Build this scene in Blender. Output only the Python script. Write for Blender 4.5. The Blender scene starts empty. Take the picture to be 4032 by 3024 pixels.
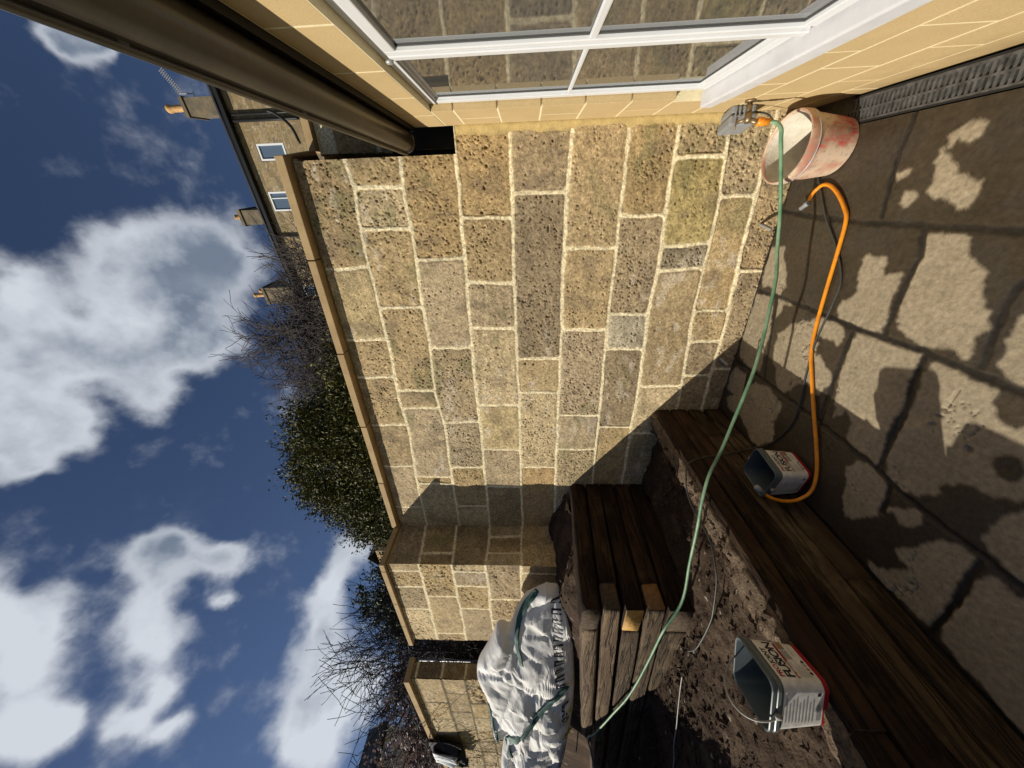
import bpy, bmesh, math, random
import numpy as np
from mathutils import Vector, Matrix

# ------------------------------------------------------------------ camera, sky, sun
scene = bpy.context.scene
COL = scene.collection
cam_d = bpy.data.cameras.new("camera"); cam = bpy.data.objects.new("camera", cam_d); COL.objects.link(cam)
cam_d.sensor_width = 36.0; cam_d.lens = 11.607; cam_d.clip_end = 2000; cam_d.clip_start = 0.02
cx = Vector((-0.0334889, 0.03620691, -0.99878304))      # image right  (the phone was held on its side)
cy = Vector((0.87232341, 0.48879334, -0.01152949))      # image up
cz = Vector((0.48778105, -0.87164794, -0.04795329))     # backwards
cam.matrix_world = Matrix(((cx.x, cy.x, cz.x, 0), (cx.y, cy.y, cz.y, 0), (cx.z, cy.z, cz.z, 1.5), (0, 0, 0, 1)))
scene.camera = cam
SUN = Vector((-0.6, -0.44, 0.48)).normalized()
sun_el = math.asin(SUN.z); sun_rot = math.atan2(SUN.x, SUN.y)
sl = bpy.data.lights.new("sun", 'SUN'); sl.energy = 5.0; sl.angle = math.radians(0.5); sl.color = (1.0, 0.93, 0.80)
so = bpy.data.objects.new("sun", sl); COL.objects.link(so)
so.rotation_euler = SUN.to_track_quat('Z', 'Y').to_euler(); so.location = (-6, -4, 8)
scene.view_settings.view_transform = 'Standard'; scene.view_settings.look = 'None'
scene.view_settings.exposure = 0.10; scene.view_settings.gamma = 1.0

def N(nt, typ, **kw):
    n = nt.nodes.new(typ)
    for k, v in kw.items():
        if k == 'inp':
            for a, b in v.items(): n.inputs[a].default_value = b
        else: setattr(n, k, v)
    return n
def math_n(nt, op, a, b=None, c=None, clamp=False):
    n = nt.nodes.new('ShaderNodeMath'); n.operation = op; n.use_clamp = clamp
    for i, v in enumerate((a, b, c)):
        if v is None: continue
        if isinstance(v, (int, float)): n.inputs[i].default_value = v
        else: nt.links.new(v, n.inputs[i])
    return n.outputs[0]
def mix_n(nt, f, a, b, blend='MIX'):
    n = nt.nodes.new('ShaderNodeMix'); n.data_type = 'RGBA'; n.blend_type = blend; n.clamp_result = False
    for s, v in ((n.inputs[0], f), (n.inputs[6], a), (n.inputs[7], b)):
        if isinstance(v, (int, float)): s.default_value = v
        elif isinstance(v, tuple): s.default_value = v if len(v) == 4 else (*v, 1)
        else: nt.links.new(v, s)
    return n.outputs[2]

world = bpy.data.worlds.new("World"); scene.world = world; world.use_nodes = True
nt = world.node_tree; nt.nodes.clear()
out = nt.nodes.new('ShaderNodeOutputWorld'); bg = nt.nodes.new('ShaderNodeBackground')
sky = nt.nodes.new('ShaderNodeTexSky'); sky.sky_type = 'NISHITA'; sky.sun_disc = False
sky.sun_elevation = sun_el; sky.sun_rotation = sun_rot; sky.air_density = 1.1; sky.dust_density = 0.3; sky.ozone_density = 2.0
bg.inputs[1].default_value = 0.046
tc = nt.nodes.new('ShaderNodeTexCoord'); DIR = tc.outputs['Generated']
BL = [(-0.113,0.521,0.846,0.051),(-0.199,0.487,0.85,0.077),(-0.3,0.44,0.847,0.066),(-0.348,0.4,0.848,0.047),(-0.391,0.39,0.833,0.03),(-0.356,0.447,0.82,0.039),(-0.073,0.626,0.777,0.061),(-0.047,0.678,0.733,0.066),(-0.054,0.726,0.685,0.065),(-0.095,0.751,0.653,0.062),(-0.174,0.608,0.775,0.081),(-0.164,0.671,0.723,0.09),(-0.273,0.603,0.749,0.073),(-0.331,0.549,0.768,0.039),(-0.219,0.531,0.818,0.073),(-0.275,0.655,0.703,0.053),(0.257,0.651,0.714,0.023),(0.241,0.66,0.711,0.029),(0.235,0.679,0.695,0.02),(-0.537,0.243,0.808,0.051),(-0.606,0.199,0.77,0.055),(-0.577,0.249,0.778,0.044),(-0.654,0.142,0.743,0.042),(-0.671,0.161,0.724,0.035),(-0.571,0.375,0.73,0.043),(-0.586,0.405,0.701,0.039),(-0.632,0.33,0.701,0.053),(-0.663,0.268,0.699,0.048),(-0.706,0.218,0.673,0.036),(-0.751,0.18,0.635,0.026),(-0.722,0.182,0.668,0.022),(-0.624,0.39,0.677,0.039),(-0.659,0.403,0.635,0.033),(-0.695,0.357,0.624,0.02),(-0.745,0.508,0.433,0.053),(-0.778,0.435,0.454,0.048),(-0.811,0.363,0.459,0.062),(-0.844,0.292,0.45,0.064),(-0.869,0.21,0.448,0.056),(-0.894,0.205,0.399,0.057),(-0.887,0.271,0.373,0.064)]
# the direction is pushed about by noise before it meets the cloud centres, so that edges billow
nz1 = N(nt, 'ShaderNodeTexNoise', inp={'Scale': 6.0, 'Detail': 5.0, 'Roughness': 0.5}); nt.links.new(DIR, nz1.inputs['Vector'])
sub = N(nt, 'ShaderNodeVectorMath', operation='SUBTRACT'); nt.links.new(nz1.outputs['Color'], sub.inputs[0]); sub.inputs[1].default_value = (.5, .5, .5)
scl = N(nt, 'ShaderNodeVectorMath', operation='SCALE'); nt.links.new(sub.outputs[0], scl.inputs[0]); scl.inputs['Scale'].default_value = 0.16
add = N(nt, 'ShaderNodeVectorMath', operation='ADD'); nt.links.new(DIR, add.inputs[0]); nt.links.new(scl.outputs[0], add.inputs[1])
nrmv = N(nt, 'ShaderNodeVectorMath', operation='NORMALIZE'); nt.links.new(add.outputs[0], nrmv.inputs[0])
acc = None
for (x, y, z, r) in BL:
    d = N(nt, 'ShaderNodeVectorMath', operation='DISTANCE'); nt.links.new(nrmv.outputs[0], d.inputs[0])
    v = Vector((x, y, z)).normalized(); d.inputs[1].default_value = v
    m = math_n(nt, 'MULTIPLY_ADD', d.outputs['Value'], -1.0 / (r * 1.85), 1.0, clamp=True)
    m = math_n(nt, 'MULTIPLY', m, m)
    acc = m if acc is None else math_n(nt, 'ADD', acc, m)
nz2 = N(nt, 'ShaderNodeTexNoise', inp={'Scale': 11.0, 'Detail': 8.0, 'Roughness': 0.56}); nt.links.new(DIR, nz2.inputs['Vector'])
nz3 = N(nt, 'ShaderNodeTexNoise', inp={'Scale': 4.0, 'Detail': 5.0, 'Roughness': 0.55}); nt.links.new(DIR, nz3.inputs['Vector'])
dens = math_n(nt, 'ADD', acc, math_n(nt, 'MULTIPLY_ADD', nz2.outputs[0], 1.25, -0.64))
mr = N(nt, 'ShaderNodeMapRange', interpolation_type='SMOOTHSTEP', inp={'From Min': 0.02, 'From Max': 0.72}); nt.links.new(dens, mr.inputs[0])
# thin streaks elsewhere in the sky, and low cloud round the horizon behind the viewer
ws = N(nt, 'ShaderNodeMapRange', interpolation_type='SMOOTHSTEP', inp={'From Min': 0.62, 'From Max': 0.9, 'To Max': 0.15}); nt.links.new(nz3.outputs[0], ws.inputs[0])
mask = math_n(nt, 'MAXIMUM', mr.outputs[0], ws.outputs[0])
# grey undersides where the cloud is thick, bright where thin and broken
th = N(nt, 'ShaderNodeMapRange', interpolation_type='SMOOTHSTEP', inp={'From Min': 0.05, 'From Max': 1.3}); nt.links.new(dens, th.inputs[0])
nz4 = N(nt, 'ShaderNodeTexNoise', inp={'Scale': 4.0, 'Detail': 4.0, 'Roughness': 0.5}); nt.links.new(nrmv.outputs[0], nz4.inputs['Vector'])
sepd = N(nt, 'ShaderNodeSeparateXYZ'); nt.links.new(DIR, sepd.inputs[0])
shade = math_n(nt, 'ADD', math_n(nt, 'MULTIPLY_ADD', math_n(nt, 'MULTIPLY_ADD', nz2.outputs[0], .55, nz4.outputs[0]), 3.2, -1.92), math_n(nt, 'MULTIPLY_ADD', sepd.outputs['Y'], 1.5, -.75), clamp=True)
greyf = math_n(nt, 'MULTIPLY', th.outputs[0], shade, clamp=True)
ccol = mix_n(nt, greyf, (13.8, 14.6, 15.8), (3.6, 4.5, 6.0))
skyc = mix_n(nt, 1.0, sky.outputs[0], (0.86, 0.90, 1.08), 'MULTIPLY')
fin = mix_n(nt, math_n(nt, 'MULTIPLY', mask, 0.93), skyc, ccol)
nt.links.new(fin, bg.inputs[0]); nt.links.new(bg.outputs[0], out.inputs[0])

# ------------------------------------------------------------------ helpers
rnd = random.Random(7)
def tag(o, label=None, cat=None, group=None, kind=None):
    if label: o['label'] = label
    if cat: o['category'] = cat
    if group: o['group'] = group
    if kind: o['kind'] = kind
    return o
def empty(name, loc=(0, 0, 0), rot=(0, 0, 0)):
    o = bpy.data.objects.new(name, None); COL.objects.link(o); o.location = loc; o.rotation_euler = rot; o.empty_display_size = .1
    return o
class MB:
    def __init__(s): s.v = []; s.f = []; s.mi = []; s.cur = 0
    def add(s, vs, fs):
        b = len(s.v); s.v += [tuple(v) for v in vs]; s.f += [tuple(i + b for i in f) for f in fs]; s.mi += [s.cur] * len(fs)
    def box(s, a, b):
        (x0, y0, z0), (x1, y1, z1) = a, b
        s.add([(x0,y0,z0),(x1,y0,z0),(x1,y1,z0),(x0,y1,z0),(x0,y0,z1),(x1,y0,z1),(x1,y1,z1),(x0,y1,z1)],
              [(0,3,2,1),(4,5,6,7),(0,1,5,4),(1,2,6,5),(2,3,7,6),(3,0,4,7)])
    def obox(s, c, ux, uy, uz):
        c, ux, uy, uz = map(Vector, (c, ux, uy, uz)); vs = []
        for k in (-1, 1):
            for (i, j) in ((-1,-1),(1,-1),(1,1),(-1,1)): vs.append(c + ux*i + uy*j + uz*k)
        s.add(vs, [(0,3,2,1),(4,5,6,7),(0,1,5,4),(1,2,6,5),(2,3,7,6),(3,0,4,7)])
    def tube(s, pts, r, n=8, cap=True):
        pts = [Vector(p) for p in pts]; rs = r if isinstance(r, (list, tuple)) else [r]*len(pts)
        vs = []; fs = []; up = None
        for i, p in enumerate(pts):
            t = (pts[min(i+1, len(pts)-1)] - pts[max(i-1, 0)])
            if t.length < 1e-9: t = Vector((0,0,1))
            t.normalize()
            if up is None: up = t.orthogonal().normalized()
            else:
                up = up - t*up.dot(t)
                up = t.orthogonal().normalized() if up.length < 1e-6 else up.normalized()
            w = t.cross(up)
            for k in range(n):
                a = 2*math.pi*k/n; vs.append(p + (up*math.cos(a) + w*math.sin(a))*rs[i])
        for i in range(len(pts)-1):
            for k in range(n):
                a = i*n+k; b = i*n+(k+1)%n; fs.append((a, b, b+n, a+n))
        if cap and n > 2:
            fs.append(tuple(reversed(range(n)))); fs.append(tuple(range((len(pts)-1)*n, len(pts)*n)))
        s.add(vs, fs)
    def lathe(s, prof, n=40, c=(0,0,0)):
        vs = []; fs = []
        for (r, z) in prof:
            for k in range(n):
                a = 2*math.pi*k/n; vs.append((c[0]+r*math.cos(a), c[1]+r*math.sin(a), c[2]+z))
        for i in range(len(prof)-1):
            for k in range(n):
                a = i*n+k; b = i*n+(k+1)%n; fs.append((a, b, b+n, a+n))
        s.add(vs, fs)
    def loft(s, rings, closed=True, cap0=False, cap1=False):
        n = len(rings[0]); vs = [p for r in rings for p in r]; fs = []
        for i in range(len(rings)-1):
            for k in range(n if closed else n-1):
                a = i*n+k; b = i*n+(k+1)%n; fs.append((a, b, b+n, a+n))
        if cap0: fs.append(tuple(reversed(range(n))))
        if cap1: fs.append(tuple(range((len(rings)-1)*n, len(rings)*n)))
        s.add(vs, fs)
    def build(s, name, mat=None, parent=None, smooth=False, bevel=0, loc=None):
        me = bpy.data.meshes.new(name); me.from_pydata(s.v, [], s.f); me.update()
        mats = mat if isinstance(mat, (list, tuple)) else [mat]
        for m in mats:
            if m: me.materials.append(m)
        if len(mats) > 1: me.polygons.foreach_set('material_index', s.mi)
        if smooth: me.polygons.foreach_set('use_smooth', [True]*len(me.polygons))
        bm = bmesh.new(); bm.from_mesh(me); bmesh.ops.recalc_face_normals(bm, faces=bm.faces); bm.to_mesh(me); bm.free()
        o = bpy.data.objects.new(name, me); COL.objects.link(o)
        if parent: o.parent = parent
        if loc: o.location = loc
        if bevel:
            md = o.modifiers.new('bevel', 'BEVEL'); md.width = bevel; md.segments = 2; md.limit_method = 'ANGLE'; md.angle_limit = math.radians(35)
        return o
def catmull(pts, sub=8):
    P = [Vector(p) for p in pts]; P = [P[0]*2-P[1]] + P + [P[-1]*2-P[-2]]; o = []
    for i in range(1, len(P)-2):
        for k in range(sub):
            t = k/sub; a, b, c, d = P[i-1:i+3]
            o.append(0.5*((2*b)+(c-a)*t+(2*a-5*b+4*c-d)*t*t+(3*b-a-3*c+d)*t**3))
    o.append(P[-2]); return o

# value noise in numpy
_rs = np.random.RandomState(3); _T = _rs.rand(256, 256)
def vnoise(x, y, seed=0):
    x = np.asarray(x, float) + seed*17.31; y = np.asarray(y, float) + seed*9.77
    xi = np.floor(x).astype(int); yi = np.floor(y).astype(int); fx = x-xi; fy = y-yi
    fx = fx*fx*(3-2*fx); fy = fy*fy*(3-2*fy)
    g = lambda a, b: _T[(a + seed*31) % 256, (b + seed*57) % 256]
    return (g(xi,yi)*(1-fx)+g(xi+1,yi)*fx)*(1-fy) + (g(xi,yi+1)*(1-fx)+g(xi+1,yi+1)*fx)*fy
def fbm(x, y, oct=4, seed=0):
    s = 0; a = .5; t = 0
    for i in range(oct):
        s = s + a*vnoise(x*2**i, y*2**i, seed+i); t += a; a *= .55
    return s/t
def sstep(a, b, x):
    t = np.clip((x-a)/(b-a), 0, 1); return t*t*(3-2*t)

def grid_mesh(name, V, nu, nv, color, mat, parent=None, mask=None, alpha=None):
    """V (nu*nv,3) grid of points -> mesh with a colour attribute"""
    idx = np.arange(nu*nv).reshape(nu, nv)
    q = np.stack([idx[:-1,:-1], idx[1:,:-1], idx[1:,1:], idx[:-1,1:]], -1).reshape(-1, 4)
    if mask is not None:
        mk = mask.reshape(nu, nv); ok = (mk[:-1,:-1] & mk[1:,:-1] & mk[1:,1:] & mk[:-1,1:]).reshape(-1)
        q = q[ok]
        used = np.unique(q); remap = -np.ones(nu*nv, int); remap[used] = np.arange(len(used)); q = remap[q]
        V = V[used]; color = color[used]; alpha = None if alpha is None else alpha[used]
    me = bpy.data.meshes.new(name)
    me.vertices.add(len(V)); me.vertices.foreach_set('co', V.astype(np.float32).ravel())
    me.loops.add(q.size); me.loops.foreach_set('vertex_index', q.astype(np.int32).ravel())
    me.polygons.add(len(q)); me.polygons.foreach_set('loop_start', np.arange(0, q.size, 4, dtype=np.int32))
    me.polygons.foreach_set('use_smooth', np.ones(len(q), bool))
    me.update(calc_edges=True)
    at = me.color_attributes.new('Col', 'FLOAT_COLOR', 'POINT')
    c4 = np.ones((len(V), 4), np.float32); c4[:, :3] = color
    if alpha is not None: c4[:, 3] = alpha
    at.data.foreach_set('color', c4.ravel())
    me.materials.append(mat)
    o = bpy.data.objects.new(name, me); COL.objects.link(o)
    if parent: o.parent = parent
    return o

# ------------------------------------------------------------------ materials
def pmat(name, base=(.5,.5,.5), rough=.7, metal=0, var=0.0, scale=20, bump=0.0, bscale=120, col2=None, spec=0.5, stretch=None, detail=6, attr=False, coat=0, patch=None, crack=0):
    m = bpy.data.materials.new(name); m.use_nodes = True; t = m.node_tree; b = t.nodes['Principled BSDF']
    b.inputs['Roughness'].default_value = rough; b.inputs['Metallic'].default_value = metal
    b.inputs['Specular IOR Level'].default_value = spec; b.inputs['Coat Weight'].default_value = coat
    co = N(t, 'ShaderNodeTexCoord'); src = co.outputs['Object']
    if stretch:
        mp = N(t, 'ShaderNodeMapping'); mp.inputs['Scale'].default_value = stretch; t.links.new(src, mp.inputs[0]); src = mp.outputs[0]
    if attr:
        a = N(t, 'ShaderNodeAttribute', attribute_name='Col'); colr = a.outputs['Color']
    else: colr = None
    if var or col2:
        nz = N(t, 'ShaderNodeTexNoise', inp={'Scale': scale, 'Detail': detail, 'Roughness': 0.62}); t.links.new(src, nz.inputs['Vector'])
        f = N(t, 'ShaderNodeMapRange', inp={'From Min': .35, 'From Max': .65}); t.links.new(nz.outputs[0], f.inputs[0])
        if colr is None:
            c2 = col2 if col2 else tuple(c*(1-var) for c in base)
            colr = mix_n(t, f.outputs[0], (*base, 1), (*c2, 1))
        else:
            g = math_n(t, 'MULTIPLY_ADD', f.outputs[0], var, 1-var*.5)
            cc = N(t, 'ShaderNodeVectorMath', operation='SCALE'); t.links.new(colr, cc.inputs[0]); t.links.new(g, cc.inputs['Scale']); colr = cc.outputs[0]
    if patch:
        pz = N(t, 'ShaderNodeTexNoise', inp={'Scale': 3.5, 'Detail': 7.0, 'Roughness': .7}); t.links.new(co.outputs['Object'], pz.inputs['Vector'])
        pf = N(t, 'ShaderNodeMapRange', inp={'From Min': .52, 'From Max': .66, 'To Max': .8}); t.links.new(pz.outputs[0], pf.inputs[0])
        colr = mix_n(t, pf.outputs[0], colr, (*patch, 1))
        oi = N(t, 'ShaderNodeObjectInfo'); vv = math_n(t, 'MULTIPLY_ADD', oi.outputs['Random'], .7, .65)
        cc = N(t, 'ShaderNodeVectorMath', operation='SCALE'); t.links.new(colr, cc.inputs[0]); t.links.new(vv, cc.inputs['Scale']); colr = cc.outputs[0]
    if colr is not None: t.links.new(colr, b.inputs['Base Color'])
    else: b.inputs['Base Color'].default_value = (*base, 1)
    if bump:
        n2 = N(t, 'ShaderNodeTexNoise', inp={'Scale': bscale, 'Detail': 5.0, 'Roughness': .6}); t.links.new(src, n2.inputs['Vector'])
        hsrc = n2.outputs[0]
        if crack:
            n3 = N(t, 'ShaderNodeTexNoise', inp={'Scale': crack, 'Detail': 3.0, 'Roughness': .5}); t.links.new(src, n3.inputs['Vector'])
            ck = math_n(t, 'ABSOLUTE', math_n(t, 'SUBTRACT', n3.outputs[0], .5)); ck = math_n(t, 'MULTIPLY', ck, 22.0, clamp=True)
            hsrc = math_n(t, 'MULTIPLY_ADD', ck, .9, hsrc)
            dk = math_n(t, 'MULTIPLY_ADD', ck, .6, .4); c5 = N(t, 'ShaderNodeVectorMath', operation='SCALE'); t.links.new(colr, c5.inputs[0]); t.links.new(dk, c5.inputs['Scale']); t.links.new(c5.outputs[0], b.inputs['Base Color'])
        bp = N(t, 'ShaderNodeBump', inp={'Strength': bump, 'Distance': .01}); t.links.new(hsrc, bp.inputs['Height']); t.links.new(bp.outputs[0], b.inputs['Normal'])
    return m
def emission(m, *a): pass
M_ = {}
M_['stone'] = pmat('weathered_limestone', attr=True, rough=.92, var=.75, scale=70, bump=.6, bscale=150, spec=.15)
M_['coping'] = pmat('sawn_stone', (.46,.33,.17), .85, var=.25, scale=9, bump=.15, bscale=150, col2=(.36,.25,.13), spec=.2)
M_['ashlar'] = pmat('sawn_bath_stone', (.52,.385,.20), .85, scale=2.5, bump=.15, bscale=500, col2=(.46,.34,.17), spec=.15)
M_['mortar'] = pmat('pale_mortar', (.80,.70,.45), .9, var=.1, scale=60, bump=.3, bscale=200, spec=.1)
M_['upvc'] = pmat('white_upvc', (.66,.67,.68), .35, var=.06, scale=5, spec=.5)
M_['upvc_sill'] = pmat('painted_sill', (.62,.62,.64), .5, var=.12, scale=12, bump=.05, bscale=90)
M_['seal'] = pmat('grey_rubber', (.09,.09,.09), .5)
M_['gutter'] = pmat('dusty_black_plastic', (.012,.012,.012), .30, scale=4, bump=.06, bscale=50, col2=(.045,.038,.028), spec=.5)
M_['black'] = pmat('black_paint_and_shade', (.012,.012,.012), .5, spec=.3)
M_['grate'] = pmat('galvanised_dusty_grate', (.15,.15,.15), .55, metal=.3, scale=30, col2=(.055,.055,.055), bump=.1)
M_['dark_iron'] = pmat('dark_channel', (.01,.01,.01), .8)
M_['wood'] = pmat('old_sleeper_wood', (.048,.023,.012), .85, scale=2.2, col2=(.013,.008,.005), bump=.9, bscale=9, stretch=(14,1.2,14), detail=8, spec=.2, patch=(.065,.040,.018), crack=1.4)
M_['woodx'] = pmat('weathered_grey_wood', (.155,.105,.06), .85, scale=2.2, col2=(.07,.045,.03), bump=.9, bscale=9, stretch=(1.2,14,14), detail=8, spec=.2, patch=(.23,.17,.105), crack=1.4)
M_['wooddry'] = pmat('dusty_sleeper_wood', (.075,.052,.030), .9, scale=2.2, col2=(.045,.028,.016), bump=.9, bscale=9, stretch=(14,1.2,14), detail=8, spec=.15, patch=(.12,.09,.052), crack=1.4)
M_['woodend'] = pmat('fresh_cut_end_grain', (.62,.38,.12), .7, scale=30, col2=(.42,.22,.06), bump=.3, bscale=60, spec=.25)
M_['woodend_dull'] = pmat('dull_cut_end_grain', (.26,.14,.055), .8, scale=30, col2=(.16,.085,.035), bump=.3, bscale=60, spec=.2)
M_['woodend_old'] = pmat('old_end_grain', (.10,.075,.05), .9, scale=40, col2=(.05,.035,.025), bump=.6, bscale=50, spec=.1)
M_['patio'] = pmat('yorkstone', attr=True, rough=.8, var=.4, scale=50, bump=.25, bscale=60, spec=.3)
M_['soil'] = pmat('soil', attr=True, rough=.95, var=.7, scale=90, bump=1.0, bscale=90, spec=.1)
M_['ground'] = pmat('far_ground', (.10,.10,.05), .95, scale=1, col2=(.06,.07,.03))
M_['grey'] = pmat('grey_plastic', (.25,.26,.27), .5, var=.2, scale=30, bump=.05)
M_['brass'] = pmat('tarnished_brass', (.32,.24,.14), .45, metal=.8, var=.4, scale=60)
M_['orange'] = pmat('orange_plastic', (.80,.27,.015), .4, var=.12, scale=40)
M_['orangeh'] = pmat('orange_hose', (.85,.31,.01), .42, scale=26, col2=(.66,.22,.012), bump=.08, bscale=90, spec=.45)
M_['greenh'] = pmat('green_hose', (.055,.17,.085), .5, scale=9, col2=(.22,.33,.20), bump=.1, bscale=70)
M_['cable'] = pmat('black_cable', (.05,.055,.05), .5, var=.3, scale=40)
M_['wire'] = pmat('pale_wire', (.32,.31,.27), .5, var=.3, scale=30)
M_['tubgrey'] = pmat('grey_tub_plastic', (.10,.12,.125), .32, var=.15, scale=20, spec=.5)
M_['label'] = pmat('tub_label', (.72,.70,.66), .4, scale=30, col2=(.52,.50,.46), spec=.4)
M_['red'] = pmat('label_red', (.30,.008,.016), .4); M_['ink'] = pmat('label_black', (.015,.015,.015), .5)
M_['greyink'] = pmat('label_grey', (.30,.30,.30), .5)
M_['cream'] = pmat('clay_pot', (.62,.36,.13), .7, var=.3, scale=8)
M_['glasswin'] = pmat('far_glass', (.10,.14,.19), .06, spec=1.0, coat=.6)
M_['white'] = pmat('white_paint', (.75,.76,.77), .5)
M_['slate'] = pmat('slate', (.035,.035,.037), .6, var=.4, scale=6, bump=.4, bscale=20)
M_['render'] = pmat('pale_render', (.42,.38,.30), .9, var=.15, scale=4)
M_['bark'] = pmat('bark', (.055,.042,.036), .9, var=.4, scale=30)
M_['twig'] = pmat('twig', (.05,.038,.034), .85, var=.3, scale=40)
M_['fabric'] = pmat('woven_sack', (.84,.83,.81), .7, scale=3, col2=(.66,.64,.60), bump=.15, bscale=22, spec=.2)
M_['strap'] = pmat('green_strap', (.015,.10,.085), .7, var=.4, scale=80, bump=.4, bscale=200)
M_['cloth_black'] = pmat('black_cloth', (.008,.008,.009), .85)
M_['steel'] = pmat('steel', (.4,.4,.4), .5, metal=.5)
M_['blossom'] = pmat('pink_blossom', (.62,.47,.44), .8, var=.4, scale=20)
M_['pebble'] = pmat('chippings', (.45,.42,.36), .9, var=.4, scale=50)
def leafmat(name, a, b):
    m = bpy.data.materials.new(name); m.use_nodes = True; t = m.node_tree; bs = t.nodes['Principled BSDF']
    bs.inputs['Roughness'].default_value = .6; bs.inputs['Specular IOR Level'].default_value = .25
    oi = N(t, 'ShaderNodeNewGeometry'); r = N(t, 'ShaderNodeValToRGB'); t.links.new(oi.outputs['Random Per Island'], r.inputs[0])
    r.color_ramp.elements[0].color = (*a, 1); r.color_ramp.elements[1].color = (*b, 1)
    t.links.new(r.outputs[0], bs.inputs['Base Color']); return m
M_['leaf'] = leafmat('evergreen_leaf', (.012,.022,.006), (.15,.14,.028))
M_['leaf2'] = leafmat('dark_leaf', (.015,.025,.012), (.07,.09,.05))

# glass: a real pane, dark room behind
g = bpy.data.materials.new('window_glass'); g.use_nodes = True; t = g.node_tree; t.nodes.clear()
o_ = N(t, 'ShaderNodeOutputMaterial'); gl = N(t, 'ShaderNodeBsdfGlossy', inp={'Roughness': .03, 'Color': (.95,.97,.98,1)})
tr = N(t, 'ShaderNodeBsdfTransparent', inp={'Color': (.55,.57,.58,1)}); fr = N(t, 'ShaderNodeFresnel', inp={'IOR': 2.7})
nzg = N(t, 'ShaderNodeTexNoise', inp={'Scale': 3.0, 'Detail': 1.0}); bpg = N(t, 'ShaderNodeBump', inp={'Strength': .03, 'Distance': .01})
t.links.new(nzg.outputs[0], bpg.inputs['Height']); t.links.new(bpg.outputs[0], gl.inputs['Normal'])
df = N(t, 'ShaderNodeBsdfDiffuse', inp={'Color': (.5,.5,.48,1)}); m0 = N(t, 'ShaderNodeMixShader', inp={0: .13}); t.links.new(tr.outputs[0], m0.inputs[1]); t.links.new(df.outputs[0], m0.inputs[2]); tr = m0
mx = N(t, 'ShaderNodeMixShader'); t.links.new(fr.outputs[0], mx.inputs[0]); t.links.new(tr.outputs[0], mx.inputs[1]); t.links.new(gl.outputs[0], mx.inputs[2]); t.links.new(mx.outputs[0], o_.inputs[0])
M_['glass'] = g
# splashed dirt low on the house wall
t = M_['ashlar'].node_tree; b = t.nodes['Principled BSDF']; src = b.inputs['Base Color'].links[0].from_socket
ge = N(t, 'ShaderNodeNewGeometry'); sp_ = N(t, 'ShaderNodeSeparateXYZ'); t.links.new(ge.outputs['Position'], sp_.inputs[0])
nn = N(t, 'ShaderNodeTexNoise', inp={'Scale': 9.0, 'Detail': 7.0, 'Roughness': .65}); t.links.new(ge.outputs['Position'], nn.inputs['Vector'])
zz = math_n(t, 'MULTIPLY_ADD', nn.outputs[0], .5, math_n(t, 'MULTIPLY', sp_.outputs['Z'], -1.6)); ff = N(t, 'ShaderNodeMapRange', inp={'From Min': .0, 'From Max': .32, 'To Max': .75}); t.links.new(zz, ff.inputs[0])
n8 = N(t, 'ShaderNodeTexNoise', inp={'Scale': 260.0, 'Detail': 2.0}); t.links.new(ge.outputs['Position'], n8.inputs['Vector'])
s8 = N(t, 'ShaderNodeVectorMath', operation='SCALE'); t.links.new(src, s8.inputs[0]); t.links.new(math_n(t, 'MULTIPLY_ADD', n8.outputs[0], .5, .75), s8.inputs['Scale'])
t.links.new(mix_n(t, ff.outputs[0], s8.outputs[0], (.27,.19,.09)), b.inputs['Base Color'])
# patio: the alpha of the attribute is how wet the slab is
t = M_['patio'].node_tree; b = t.nodes['Principled BSDF']; at = [n for n in t.nodes if n.type == 'ATTRIBUTE'][0]
r_ = math_n(t, 'MULTIPLY_ADD', at.outputs['Alpha'], -.52, .86); t.links.new(r_, b.inputs['Roughness'])

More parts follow.
